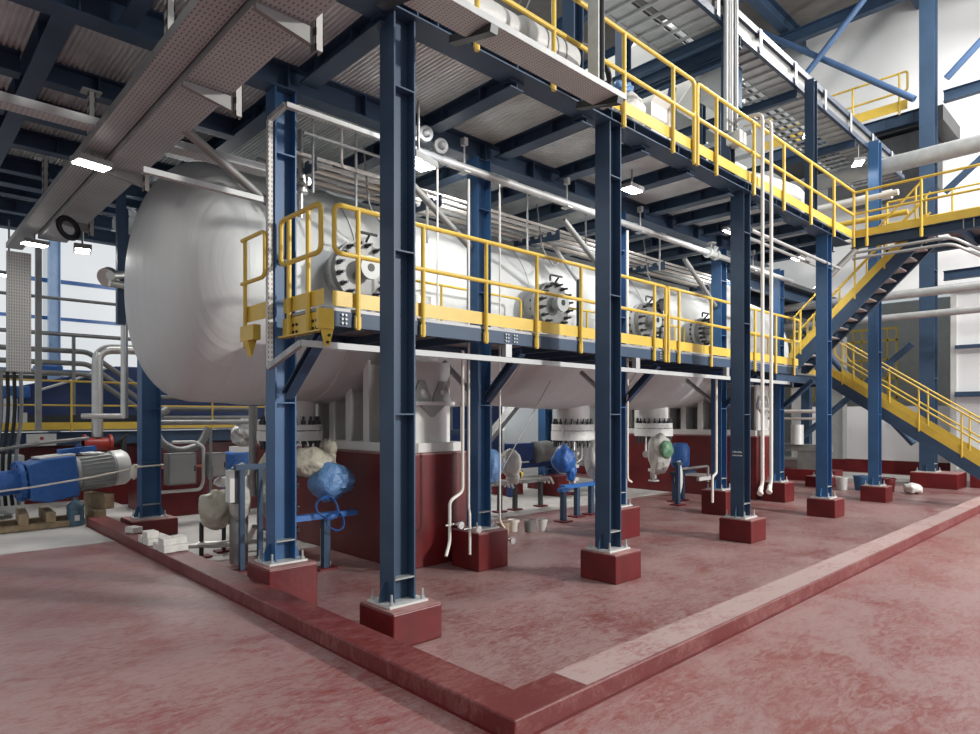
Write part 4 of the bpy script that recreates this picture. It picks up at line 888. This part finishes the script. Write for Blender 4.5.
for i, (x, y, z0, z1) in enumerate(((13.2, 6.6, 6.5, 8.0), (13.5, 6.7, 6.5, 7.9), (12.9, 6.9, 6.2, 7.8))):
    solo(MB().tube([(x, y, ZT), (x, y, z1)], .05, 10), 'standing_pipe', 'white', ORD[i]+' white standing pipe beside the silver elbow', 'pipe', 'white standing pipes')
for i, z in enumerate((6.35, 6.75, 7.15)):
    solo(MB().tube([(11.2, 5.75, z), (12.25, 5.75, z)], .05, 10), 'level_pipe', 'white', ('lowest', 'middle', 'topmost')[i]+' white level pipe behind the hanging pipe pair', 'pipe', 'white level pipes')
    solo(MB().tube([(11.4, 9.0, z-.1), (11.4, 5.2, z-.1)], .045, 10), 'level_pipe', 'galv', ('lowest', 'middle', 'topmost')[i]+' grey pipe running back from the hanging pipe pair', 'pipe', 'grey level pipes')
# second storey railing and stairs hints at the back of the platform
railing('platform_railing', 'yellow railing at the back of the upper platform behind the lagged pipe', (4.2, 8.5, ZT+1.2), (9.8, 8.5, ZT+1.2), (0, .25, .5, .75, 1), toe=(0, .1), drop=1.2, brackets=False)

# ------------------------------------------------------------------ end wall side: braces, high landing, beams
for i, (p0, p1) in enumerate((((21.2, 5.05, 10.85), (21.2, 9.6, 14.75)), ((21.2, 8.3, 12.1), (21.2, 5.6, 14.7)), ((21.2, 4.3, 11.15), (21.2, 1.2, 14.0)), ((21.2, 4.3, 8.0), (21.2, 1.5, 10.4)), ((21.2, 5.1, 4.0), (21.2, 8.2, 1.2)), ((21.2, 5.0, 1.2), (21.2, 7.9, 4.6)))):
    if i in (1, 5): p0, p1 = (20.93, p0[1], p0[2]), (20.93, p1[1], p1[2])
    if i == 3: p0, p1 = (20.98, p0[1], p0[2]), (20.98, p1[1], p1[2])
    solo(MB().tube([p0, p1], .09, 14), 'cross_brace', 'bright_col' if i < 3 else 'blue', ('long tube brace falling to the high landing', 'tube brace crossing the long one in front of the white wall', 'tube brace rising beyond the very tall column', 'lower tube brace beyond the very tall column', 'dark tube brace behind the lower stair flight, falling inwards', 'dark tube brace behind the lower stair flight, rising inwards')[i], 'brace', 'wall bracing tubes')
t = thing('high_landing', 'high blue landing with a dark underside beside the very tall column', 'landing', (22.4, 6, 10.4))
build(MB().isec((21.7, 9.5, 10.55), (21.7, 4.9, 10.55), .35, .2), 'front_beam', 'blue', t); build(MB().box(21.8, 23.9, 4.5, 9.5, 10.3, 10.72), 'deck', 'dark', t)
for k in range(6): build(MB().box(21.59, 21.6, 5.2+k*.7, 5.22+k*.7, 10.4, 10.7), 'stiffener', 'blue', t)
railing('high_railing', 'yellow railing of the high landing against the white wall', (21.54, 5.3, 10.76), (21.54, 9.4, 10.76), (.05, .35, .65, .95), zt=1.1, zm=.55, toe=(.02, .3), drop=.1, loops=(1, 0), brackets=False, r=.03)
t = thing('high_platform_box', 'dark ventilated machine housing below the high landing', 'housing', (22.5, 6.2, 8.6))
build(MB().box(22.0, 23.7, 4.9, 7.6, 8.8, 10.25), 'body', 'dark', t)
build(MB().box(21.96, 22.0, 5.6, 6.6, 9.2, 9.7), 'grille', 'dgalv', t)
for i, (z, h) in enumerate(((10.7, .3), (9.3, .2), (7.3, .35), (5.8, .25))):
    solo(MB().isec((21.3, 4.38, z), (21.3, -6, z), h, .2), 'wall_beam', 'blue', ('topmost', 'second', 'third', 'lowest')[i]+' blue rail beam between the very tall column and the frame edge', 'beam', 'wall rail beams')
for i, (x, z, r) in enumerate(((19.6, 5.15, .11), (19.9, 4.62, .09))):
    solo(MB().tube([(x, 9.5, z), (x, -3, z)], r, 14), 'wall_pipe', 'galv', ('upper', 'lower')[i]+' grey pipe passing behind the stairs in front of the white panel', 'pipe')
for i in range(2):
    solo(MB().tube(bend([(14.7, 4.6, 5.22-.0+i*.12), (14.7, 2.9, 5.22+i*.12), (15.6, 2.2, 4.8+i*.1)], .15), .03, 10), 'stair_pipe', 'galv', ('lower', 'upper')[i]+' thin pale pipe crossing under the side platform beside the stair', 'pipe', smooth=50)
t = thing('caged_ladder', 'yellow caged ladder frame seen through the opening behind the stairs', 'ladder', (31, 9.5, 2.8))
for k in range(14): build(MB().box(31, 31.06, 8.0+k*.33, 8.06+k*.33, 2.6, 5.6), 'upright', 'yellow', t)
for z in (2.7, 3.5, 4.3, 5.1, 5.6): build(MB().box(31, 31.08, 8.0, 12.4, z, z+.09), 'hoop', 'yellow', t)
# process ducts at the far end of the bund
for i, (x, y, s, m) in enumerate(((22.0, 9.6, .35, 'white'), (22.3, 8.6, .35, 'lgrey'), (21.6, 8.1, .25, 'blue'), (22.6, 7.5, .4, 'grey'))):
    solo(MB().box(x-s/2, x+s/2, y-s/2, y+s/2, .6, 4.5), 'vertical_duct', m, ORD[i]+' vertical duct beyond the far pier counting from the pier', 'duct', 'vertical ducts at the far end')
t = thing('pipe_gantry', 'pale pipe gantry beyond the last vessel side column', 'gantry', (18.8, 8, 0))
build(MB().tube([(18.2, 9.6, 2.1), (18.8, 6.7, 2.1)], .05).tube([(18.2, 9.6, 1.9), (18.8, 6.7, 1.9)], .035), 'rails', 'cream', t)
for q in (0, .5, 1): build(MB().tube([(18.2+.6*q, 9.6-2.9*q, .004), (18.2+.6*q, 9.6-2.9*q, 2.08)], .04), 'leg', 'cream', t)
t = thing('equipment_skid', 'grey equipment skid on a red base at the far end of the bund', 'skid', (21, 8.2, 0))
build(MB().box(20.5, 21.2, 6.9, 10.0, .004, .35), 'base', 'red', t); build(MB().box(20.6, 21.0, 7.1, 9.6, .9, 1.1).box(20.62, 20.9, 7.4, 8.0, .35, .9).box(20.62, 20.9, 8.6, 9.4, .35, .9), 'frame', 'dgalv', t)
build(MB().cyl((20.6, 8.0, 1.1), (20.6, 8.0, 1.7), .18).cyl((20.7, 9.0, 1.1), (20.7, 9.0, 1.9), .15), 'canister', 'lgrey', t)
solo(MB().box(21.3, 23.6, 5.2, 9.3, .004, .1), 'concrete_slab', 'conc', 'low pale concrete slab with a red edge at the far end of the bund', 'slab')
solo(MB().box(21.9, 23.7, -1.5, 3.9, .004, .75), 'concrete_plinth', 'red', 'long low red plinth along the white end wall', 'plinth')
# ------------------------------------------------------------------ rear bay beyond the kerb
solo(MB().box(1.6, 9.0, 16.2, 22, .004, 1.34), 'concrete_pier', 'red', 'long dark red foundation behind the blue gear motor', 'foundation', bevel=.015)
t = thing('tank_platform', 'blue framed platform of the navy tank behind the gear motor', 'platform', (3.5, 16, 1.4))
build(MB().isec((-1, 15.9, 1.52), (9.5, 15.9, 1.52), .26, .16), 'front_beam', 'blue', t); build(MB().box(-1, 9.5, 15.95, 21.5, 1.66, 1.70), 'grating', 'grating', t)
for x in (-.5, 2.0, 4.6, 7.2, 9.2): build(MB().box(x-.07, x+.07, 15.82, 15.98, .004, 1.39), 'leg', 'blue', t)
railing('tank_railing', 'yellow railing in front of the navy tank', (-1, 15.8, 1.70), (9.5, 15.8, 1.70), tpos((.2, 1.6, 3.03, 4.5, 5.9, 7.4, 8.8), -1, 9.5), zt=1.0, zm=.5, toe=(0, .15), drop=.05, brackets=False)
t = thing('navy_tank', 'big navy blue tank with a sloping lid behind the yellow railing', 'tank', (4.2, 18, 1.72))
build(MB().prism([(2.3, 17.2, 1.72), (9.2, 17.2, 1.72), (9.2, 17.2, 3.2), (4.2, 17.2, 3.15), (3.2, 17.2, 2.86), (2.3, 17.2, 2.62)], (0, 3.0, 0)), 'body', 'navy', t, bevel=.03)
build(MB().box(2.4, 5.6, 17.1, 17.2, 1.74, 2.0), 'plinth_rail', 'dark', t); build(MB().box(2.35, 2.45, 17.05, 17.1, 1.72, 2.05), 'sight_panel', 'white', t)
build(MB().tube([(2.7, 17.12, 2.55), (3.3, 17.12, 2.78), (4.0, 17.12, 3.1)], .03), 'lid_rail', 'white', t)
t = thing('drive_unit', 'bright blue drive unit sitting on the end of the navy tank', 'motor', (2.2, 17.6, 2.4))
build(MB().box(2.0, 2.5, 16.95, 17.19, 2.35, 2.62), 'gearbox', 'bluebag2', t, bevel=.04); build(MB().box(2.65, 3.15, 17.25, 17.8, 2.9, 3.12), 'motor_hood', 'bluebag2', t, bevel=.04)
build(MB().tube(bend([(2.15, 16.93, 2.4), (2.12, 16.9, 2.2), (2.2, 16.93, 1.9)], .1), .025), 'hose', 'white', t)
# gear motor on timber
t = thing('gear_motor', 'large bright blue gear motor with a grey ribbed motor lying on timber', 'motor', (2.1, 12.9, .5))
a0, a1 = V((.546, 12.74, .82)), V((3.64, 13.01, 1.108)); ax = (a1-a0).normalized(); sd = ax.cross(Z).normalized(); upv = sd.cross(ax)
GS = .91
P = lambda s, u=0, w=0: a0+(ax*s+sd*w+upv*u)*GS
build(MB().cyl(P(-1.2), P(1.3), .182, .20, 24), 'shaft_housing', 'bluebag2', t)
build(MB().cyl(P(1.28), P(1.36), .33, n=28), 'flange', 'bluebag2', t)
for k in range(12): build(MB().cyl(P(1.26, math.sin(k*PI/6)*.32, math.cos(k*PI/6)*.32), P(1.385, math.sin(k*PI/6)*.32, math.cos(k*PI/6)*.32), .023, n=6), 'bolt', 'bluebag2', t)
build(MB().prism([P(1.39, -.34, .36), P(1.39, .28, .36), P(1.65, .36, .36), P(2.15, .36, .36), P(2.15, -.38, .36), P(1.65, -.42, .36)], -sd*.655), 'gearbox', 'bluebag2', t, bevel=.03)
build(MB().prism([P(1.6, .362, .3), P(2.15, .362, .3), P(2.15, .39, .3), P(1.6, .39, .3)], -sd*.53), 'top_plate', 'white', t)
build(MB().lathe([(0, 0), (.31, 0), (.31, .05), (.282, .08), (.282, .62), (.31, .64), (.31, .67), (0, .67)], P(2.16), ax*GS, 36), 'motor_body', 'grey', t)
fn = MB()
for k in range(26):
    an = 2*PI*k/26
    if abs(an-PI/2) < .5: continue
    c, s = math.cos(an), math.sin(an); u0 = sd*c+upv*s; tg = sd*(-s)+upv*c
    fn.bar(P(2.25)+u0*.291, P(2.78)+u0*.291, .012, .05, u0)
build(fn, 'cooling_ribs', 'grey', t)
build(MB().lathe([(0, 0), (.31, 0), (.31, .18), (.265, .25), (0, .27)], P(2.835), ax*GS, 36), 'fan_cowl', 'lgrey', t, smooth=50)
build(MB().bar(P(2.0, .41, -.12), P(2.6, .41, -.12), .2, .11, upv), 'terminal_box', 'bluebag2', t)
build(MB().tube(arc(P(2.3, .47), .05, 0, PI, ax, upv, 8), .012, 6), 'lifting_eye', 'bluebag2', t)
build(MB().blob(P(2.5, .335), (.2, .08, .03), .5, 3, 77, 3), 'torn_film', 'white', t)
for i, (p0, p1, w, h) in enumerate((((.64, 12.45, .23), (2.36, 12.5, .23), .14, .09), ((1.1, 13.2, .23), (2.7, 13.2, .23), .14, .09), ((1.73, 12.35, .365), (1.82, 13.35, .365), .13, .17), ((2.1, 12.42, .36), (2.14, 13.35, .36), .13, .16), ((2.82, 12.55, .29), (2.85, 13.35, .29), .18, .2), ((2.98, 12.6, .52), (2.8, 13.3, .52), .15, .25))):
    solo(MB().bar(p0, p1, w, h), 'timber_baulk', 'wood', ORD[i]+' rough timber baulk under the blue gear motor counting from its shaft end', 'timber', 'timber under the gear motor', bevel=.008)
solo(MB().blob((1.0, 12.8, .42), (.6, .25, .09), .4, 2.2, 90, 4), 'plastic_sheet', 'clear', 'milky plastic sheet bunched under the shaft of the gear motor', 'sheet', smooth=60)
solo(MB().tube(bend([(.46, 12.74, 1.18), (1.18, 12.65, 1.41), (2.0, 12.74, 1.54), (2.73, 12.92, 1.6)], .4), .03, 8), 'bent_hose', 'dgalv', 'grey hose arching over the blue gear motor', 'hose', smooth=60)
t = thing('water_bottle', 'blue tinted water bottle standing at the far end of the kerb', 'bottle', (2.455, 12.52, FZ))
build(MB().lathe([(0, 0), (.12, 0), (.128, .03), (.128, .11), (.12, .13), (.128, .15), (.128, .24), (.12, .26), (.128, .28), (.128, .33), (.055, .40), (.045, .41), (.045, .45), (0, .45)], (2.455, 12.52, FZ+.002), Z, 28), 'body', 'bottle', t, smooth=60)
build(MB().box(2.42, 2.49, 12.386, 12.393, FZ+.09, FZ+.18), 'label', 'white', t)
solo(MB().tube([(-.2, 12.4, .74), (.8, 12.2, .80), (1.8, 12.0, .90), (2.6, 11.85, 1.02), (3.24, 11.74, 1.15)], .014, 8).tube([(3.22, 11.75, 1.15), (3.22, 12.05, 1.16), (3.58, 12.05, 1.16), (3.58, 11.75, 1.16), (3.24, 11.74, 1.15)], .014, 8).blob((3.12, 11.72, 1.06), (.05, .04, .12), .3, 3, 66, 2), 'barrier_rope', 'rope', 'white barrier rope tied round the rear column', 'rope', smooth=60)
t = thing('red_valve', 'red valve body with flange on the grey gooseneck pipe', 'valve', (3.2, 14.9, 1.2))
build(MB().cyl((3.05, 14.9, 1.42), (3.55, 14.9, 1.42), .13, n=20).cyl((3.05, 14.9, 1.42), (3.10, 14.9, 1.42), .19).cyl((3.5, 14.9, 1.42), (3.55, 14.9, 1.42), .19), 'body', 'valvered', t); build(MB().tube([(3.6, 14.8, 1.42), (3.8, 14.7, 1.6)], .03).box(3.7, 3.78, 14.7, 14.8, 1.2, 1.55), 'lever', 'dark', t)
solo(MB().tube(bend([(3.3, 14.9, 1.56), (3.3, 14.9, 3.32), (3.9, 14.95, 3.36), (5.2, 15.1, 3.36)], .5, 8), .10, 18), 'gooseneck_pipe', 'steel', 'grey gooseneck pipe rising in front of the navy tank', 'pipe', smooth=60)
solo(MB().tube([(3.05, 12.0, 4.1), (3.05, 12.0, 1.95)], .055, 14).tube([(3.05, 12.0, 1.98), (2.5, 12.3, 1.98)], .045, 12), 'standing_pole', 'steel', 'slim grey standing pipe before the domed end and gooseneck', 'pole')
solo(MB().box(3.0, 3.1, 11.95, 12.05, 4.1, 5.4), 'hanging_post', 'blue', 'dark blue hanging post above the slim grey pipe', 'post')
solo(MB().box(2.75, 2.87, 11.2, 11.3, 3.4, 5.45), 'hanging_post', 'blue', 'dark blue hanging post with a bracket foot beside the domed end', 'post')
solo(MB().tube(bend([(2.62, 11.05, 4.1), (3.0, 11.4, 4.22), (3.02, 11.55, 4.3)], .1), .07, 14).cyl((2.6, 11.18, 4.08), (2.66, 11.24, 4.12), .15).tube([(2.62, 11.1, 4.0), (4.2, 11.3, 3.9)], .06, 12), 'flanged_pipe', 'steel', 'grey flanged pipe end pointing out beside the domed end', 'pipe')
for i, z in enumerate((3.36, 3.10, 2.88)):
    solo(MB().tube(bend([(.2, 16.2, z), (3.4, 16.2, z), (4.7, 16.2, z-.95), (7, 16.2, z-.95)], .12), .055, 12), 'process_pipe', 'dgalv', ('top', 'middle', 'bottom')[i]+' grey process pipe kinking down behind the gooseneck', 'pipe', 'kinked process pipes')
for i, (z, y, r, m) in enumerate(((4.42, 16.0, .035, 'dgalv'), (3.68, 16.0, .03, 'dgalv'), (4.0, 19, .05, 'dark'))):
    solo(MB().tube([(-3, y, z), (8, y, z)], r, 10), 'line_pipe', m, ('upper thin', 'lower thin', 'dark')[i]+' line pipe crossing the daylight wall', 'pipe')
solo(MB().box(2.32, 2.42, 15.2, 15.3, 1.7, 5.4), 'slotted_post', 'dgalv', 'slotted grey post in front of the pale blue column', 'post')
solo(MB().box(3.1, 3.16, 16.1, 16.16, 2.0, 3.7), 'pipe_support_post', 'dgalv', 'slim grey post carrying the kinked process pipes', 'post')
for i in range(4):
    x = 1.55+i*.09
    solo(MB().tube(bend([(x, 13.3, 2.72), (x+.02, 13.3, 2.0), (x-.08, 13.3, 1.2), (x-.02, 13.3, .5)], .4), .028, 8), 'hanging_cable', ('dgalv', 'black', 'black', 'dgalv')[i], ORD[i]+' thick cable leaving the foot of the perforated tray drop', 'cable', 'cables below the tray drop', smooth=60)
t = thing('grey_cabinet', 'grey machine cabinet with cut corner behind the hanging cables', 'cabinet', (1.6, 15, 0))
build(MB().box(1.0, 2.1, 14.9, 15.5, .004, 1.25), 'body', 'grey', t, bevel=.02); build(MB().cyl((1.3, 14.88, .45), (1.3, 14.9, .45), .2), 'round_cover', 'red', t)
t = thing('sign_box', 'small white box with a red mark hung under the tank platform', 'box', (2.5, 15.7, 1.4))
build(MB().box(2.25, 2.75, 15.72, 15.8, 1.38, 1.62), 'body', 'lgrey', t); build(MB().box(2.47, 2.53, 15.712, 15.72, 1.50, 1.56), 'mark', 'valvered', t); build(MB().box(2.40, 2.60, 15.712, 15.72, 1.43, 1.465), 'line', 'dark', t)
# grey cabinets on a frame
for i, (x0, x1, z0, z1, lab) in enumerate(((3.9, 4.4, .72, 1.30, 'larger grey junction cabinet beside the rear column with the rope'), (4.62, 4.95, .82, 1.28, 'smaller grey junction cabinet hung beside the vertical pipe clamp'))):
    t = thing('junction_cabinet', lab, 'cabinet', (x0, 12.7, z0))
    build(MB().box(x0, x1, 12.55, 12.8, z0, z1), 'body', 'dgalv', t, bevel=.01); build(MB().box(x0+.03, x1-.03, 12.535, 12.55, z0+.03, z1-.03), 'door', 'grey', t)
    build(MB().box(x1-.05, x1-.03, 12.52, 12.535, (z0+z1)/2-.05, (z0+z1)/2+.05), 'latch', 'dark', t)
solo(MB().tube(bend([(3.7, 12.65, .6), (4.5, 12.65, .6), (4.56, 12.65, .75), (4.56, 12.65, 1.4), (4.4, 12.65, 1.5), (4.0, 12.65, 1.5)], .06), .03), 'tube_loop', 'lgrey', 'pale tube loop framing the larger grey junction cabinet', 'pipe', smooth=60)
solo(MB().tube([(4.6, 12.4, .3), (4.6, 12.4, 1.75)], .025).cyl((4.6, 12.4, .8), (4.6, 12.4, 1.05), .05), 'clamp_pipe', 'dgalv', 'thin vertical pipe with a clamp between the junction cabinets', 'pipe')
solo(MB().tube(bend([(4.0, 12.9, 2.1), (3.75, 12.9, 1.95), (3.85, 12.9, 1.5), (4.2, 12.9, 1.3), (4.6, 12.9, 1.42), (4.75, 12.9, 1.75)], .15), .075, 12), 'flexible_hose', 'dgalv', 'thick grey hose bending above the larger junction cabinet', 'hose', smooth=60)
solo(MB().tube([(3.6, 12.78, 1.86), (8, 12.78, 1.86)], .05, 12), 'header_pipe', 'dgalv', 'grey header pipe just below the vessel behind the junction cabinets', 'pipe')
t = thing('concrete_pier', 'dark red low wall behind the junction cabinets', 'pier', (6, 14.0, 0))
build(MB().box(3.7, 8.5, 13.6, 14.3, .004, .95), 'body', 'red', t)
solo(MB().cyl((4.8, 11, .6), (4.8, 11, 2.15), .07), 'vertical_pipe', 'dgalv', 'brown grey vertical pipe hanging behind the goal post frame', 'pipe')
t = thing('bright_machine', 'bright blue and white machine glimpsed under the domed end', 'machine', (5.4, 13.2, 0))
build(MB().box(5.2, 6.4, 12.9, 13.4, .75, 1.25), 'hopper', 'bluebag2', t, bevel=.04); build(MB().blob((5.6, 13.1, 1.62), (.3, .2, .3), .5, 2.6, 8, 3), 'head', 'steel', t); build(MB().box(5.3, 6.2, 12.95, 13.3, 1.25, 1.36), 'rim', 'white', t)
for x in (5.1, 6.3): build(MB().box(x-.05, x+.05, 12.9, 13.0, .004, .75), 'leg', 'bluebag2', t)
build(MB().blob((5.0, 12.8, .7), (.2, .1, .1), .3, 2, 3, 3), 'white_cover', 'white', t)

# ------------------------------------------------------------------ plant glimpsed below the vessel between the piers
t = thing('electric_motor', 'grey electric motor on a navy frame seen under the vessel', 'motor', (12.6, 11.4, .9))
build(MB().cyl((12.2, 11.2, 1.05), (12.9, 11.4, 1.05), .28, n=24), 'body', 'dgalv', t)
build(MB().box(11.2, 13.3, 11.15, 11.35, .68, .80).box(11.3, 11.4, 11.15, 11.3, .004, .7).box(13.0, 13.1, 11.15, 11.3, .004, .7), 'frame', 'navy', t)
build(MB().box(11.4, 12.1, 11.1, 11.5, .85, 1.3), 'gearbox', 'navy', t, bevel=.03)
for i, (x0, x1, y0, y1, h) in enumerate(((11.4, 12.0, 11.4, 12.0, .6), (12.2, 12.9, 10.4, 11.0, .5))):
    solo(MB().box(x0, x1, y0, y1, .004, h), 'machine_base', 'red', ('taller red machine base under the vessel between the piers', 'lower red machine base under the vessel between the piers', 'dull red machine base far behind the vessel')[i], 'base', bevel=.02)
for i, (x, y, h, lab) in enumerate(((9.0, 9.6, .62, 'beside the buckets'), (10.25, 9.6, .62, 'nearer the middle nozzle'))):
    t = thing('pipe_bench', 'bench of small stainless pipes on dark legs ' + lab, 'pipe bench', (x, y, 0), 'pipe benches under the vessel')
    for k in range(4): build(MB().tube(bend([(x-.5, y-.2+k*.12, h+.03), (x+.5, y-.2+k*.12, h+.03), (x+.6, y-.2+k*.12, h-.12)], .05), .025), 'pipe', 'steel', t)
    build(MB().bar((x-.45, y, h-.03), (x+.45, y, h-.03), .5, .03), 'bench_top', 'dgalv', t)
    for dx in (-.4, .4): build(MB().box(x+dx-.04, x+dx+.04, y-.04, y+.04, .03, h-.045), 'leg', 'dark', t); build(MB().box(x+dx-.13, x+dx+.13, y-.1, y+.1, .004, .03), 'foot_plate', 'red', t)
t = thing('pump_head', 'yellow and black pump head on the small pipe bench', 'pump', (9.25, 9.1, .7))
build(MB().cyl((9.25, 9.05, .8), (9.4, 9.1, .8), .1).cyl((9.1, 9.0, .8), (9.25, 9.05, .8), .07), 'body', 'black', t); build(MB().cyl((9.4, 9.1, .8), (9.5, 9.13, .8), .09), 'cap', 'yellow', t)
for i, (x, y) in enumerate(((9.6, 11.0), (10.2, 11.2), (11.0, 11.6), (8.9, 11.3))):
    solo(MB().tube([(x, y, .1), (x, y, 2.3)], .04 if i != 2 else .07), 'vertical_pipe', ('cream', 'lgrey', 'dgalv', 'steel')[i], ORD[i]+' upright pipe seen under the vessel behind the buckets', 'pipe', 'upright pipes under the vessel')
solo(MB().bar((11.3, 12.4, 1.0), (13.0, 12.4, 2.5), .3, .12), 'sloping_chute', 'dgalv', 'grey sloping chute seen under the vessel beside the rear blue column', 'chute')
solo(MB().tube([(7.9, 6.9, 2.55), (6.9, 6.98, 1.2)], .008, 6), 'sloping_wire', 'dgalv', 'thin wire sloping down under the vessel', 'wire')
t = thing('equipment_rack', 'dark blue equipment frame behind the middle of the vessel', 'rack', (10.5, 12.8, 0))
for x in (9.4, 10.4, 11.6):
    build(MB().box(x-.06, x+.06, 12.74, 12.86, .004, 2.6), 'leg', 'blue', t)
build(MB().box(9.3, 11.7, 12.7, 12.9, 1.5, 1.62).box(9.3, 11.7, 12.7, 12.9, 2.5, 2.62), 'rail', 'blue', t)
build(MB().box(9.5, 10.3, 12.9, 13.5, 1.62, 2.4), 'cabinet', 'lgrey', t); build(MB().cyl((10.7, 13.1, 1.62), (10.7, 13.1, 2.4), .3), 'vessel_pot', 'dgalv', t)
# plant far behind the vessel so that gaps show equipment
for i, (x, y, w, h, m, lab) in enumerate(((12.8, 20.5, 1.6, 3.8, 'dgalv', 'grey process box far behind the vessel'), (15.0, 17.0, 2.4, 3.2, 'navy', 'navy process box far behind the second pier'), (18.5, 14.0, 1.6, 2.6, 'grey', 'grey process box beyond the second pier'), (20.5, 12.0, 1.2, 3.4, 'lgrey', 'pale process box beside the far opening'), (12.0, 17.5, 2.0, 2.4, 'lgrey', 'pale process box far behind the middle nozzle'))):
    t = thing('process_box', lab, 'machine', (x, y, 0))
    build(MB().box(x-w/2, x+w/2, y-.6, y+.6, .25, h), 'housing', m, t, bevel=.02); build(MB().box(x-w/2-.1, x+w/2+.1, y-.7, y+.7, .004, .25), 'base', 'red', t)
    build(MB().box(x-w/2+.15, x+w/2-.15, y-.615, y-.6, .6, h-.3), 'door', m, t)
for i, (z, y) in enumerate(((5.0, 9.4), (4.8, 10.2), (4.3, 10.6), (3.9, 11.0))):
    solo(MB().tube([(19.6, y, z), (23.5, y, z)], (.09, .05, .12, .06)[i], 12), 'far_pipe', ('dgalv', 'galv', 'galv', 'dark')[i], ORD[i]+' grey pipe beyond the vessel end under the platform, counting downwards', 'pipe', 'pipes beyond the vessel end')
for i, y in enumerate((7.6, 8.6, 9.6)):
    solo(MB().isec((15.0, y, 5.4), (23.7, y, 5.4), .25, .15), 'far_beam', 'blue', ORD[i]+' dark blue beam beyond the stair landing counting from it', 'beam', 'far floor beams')
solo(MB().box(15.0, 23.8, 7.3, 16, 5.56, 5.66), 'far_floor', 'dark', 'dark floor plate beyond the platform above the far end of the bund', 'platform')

# ------------------------------------------------------------------ light
def area(name, loc, target, power, size, col=(1, .97, .93), sizey=None):
    l = bpy.data.lights.new(name, 'AREA'); l.energy = power; l.color = col; l.size = size
    if sizey: l.shape = 'RECTANGLE'; l.size_y = sizey
    o = bpy.data.objects.new(name, l); COL.objects.link(o); o.location = loc
    o.rotation_euler = (V(target)-V(loc)).to_track_quat('-Z', 'Y').to_euler(); return o
area('unseen_hall_light', (14, -10, 9), (6.5, 7, 3.4), 2900, .7, (1, .97, .92))
area('unseen_fill_light', (18, -13, 3.2), (9, 8, 5.2), 1400, 6, (.95, .98, 1))  # added low area light out of view, lifts the deck underside
area('unseen_hall_light', (20, 1, 13.5), (18, 4, 4), 1200, 4)  # unseen overhead light, strengthened to whiten the end wall
area('unseen_hall_light', (13, -2, 12.5), (24, 4, 9), 700, 4)  # unseen light added to brighten the upper end wall
area('unseen_hall_light', (9, 12, 13), (9, 9, 6), 600, 5)
for x in (4.6, 8.1, 11.2, 14.2): area('bay_area_light', (x, 5.5, 5.22), (x+.3, 6.6, 1), 22, .3, (.95, .98, 1))
for x in (6, 10, 14): area('bay_area_light', (x, 7.0, 5.3), (x, 7.2, 0), 30, .3)
area('unseen_hall_light', (-5, 3, 10), (0, 6, 0), 220, 4)  # unseen soft light added to brighten the floor on the left
for x in (4.5, 8.5, 12.5): area('bay_area_light', (x, 13.4, 5.0), (x+.5, 9.5, .6), 150, 1.5)  # unseen lights added to brighten the vessel underside and the plant below
area('bay_area_light', (18, 9, 5.2), (15, 9.5, 1), 90, 2.0)
w = bpy.data.worlds.new('sky'); SC.world = w; w.use_nodes = True
bg = w.node_tree.nodes['Background']; bg.inputs[0].default_value = (.88, .96, 1, 1); bg.inputs[1].default_value = .58

# ------------------------------------------------------------------ camera
cam = bpy.data.cameras.new('camera'); co = bpy.data.objects.new('camera', cam); COL.objects.link(co)
cam.sensor_width = 36; cam.lens = 652/980*36; cam.shift_y = 48/980; cam.clip_end = 200; cam.clip_start = .05
co.location = (0, 0, 2.0); co.rotation_euler = (PI/2, 0, math.radians(46.456-90))
SC.camera = co
SC.view_settings.view_transform = 'Standard'; SC.view_settings.look = 'None'; SC.view_settings.gamma = 1; SC.view_settings.exposure = -0.08
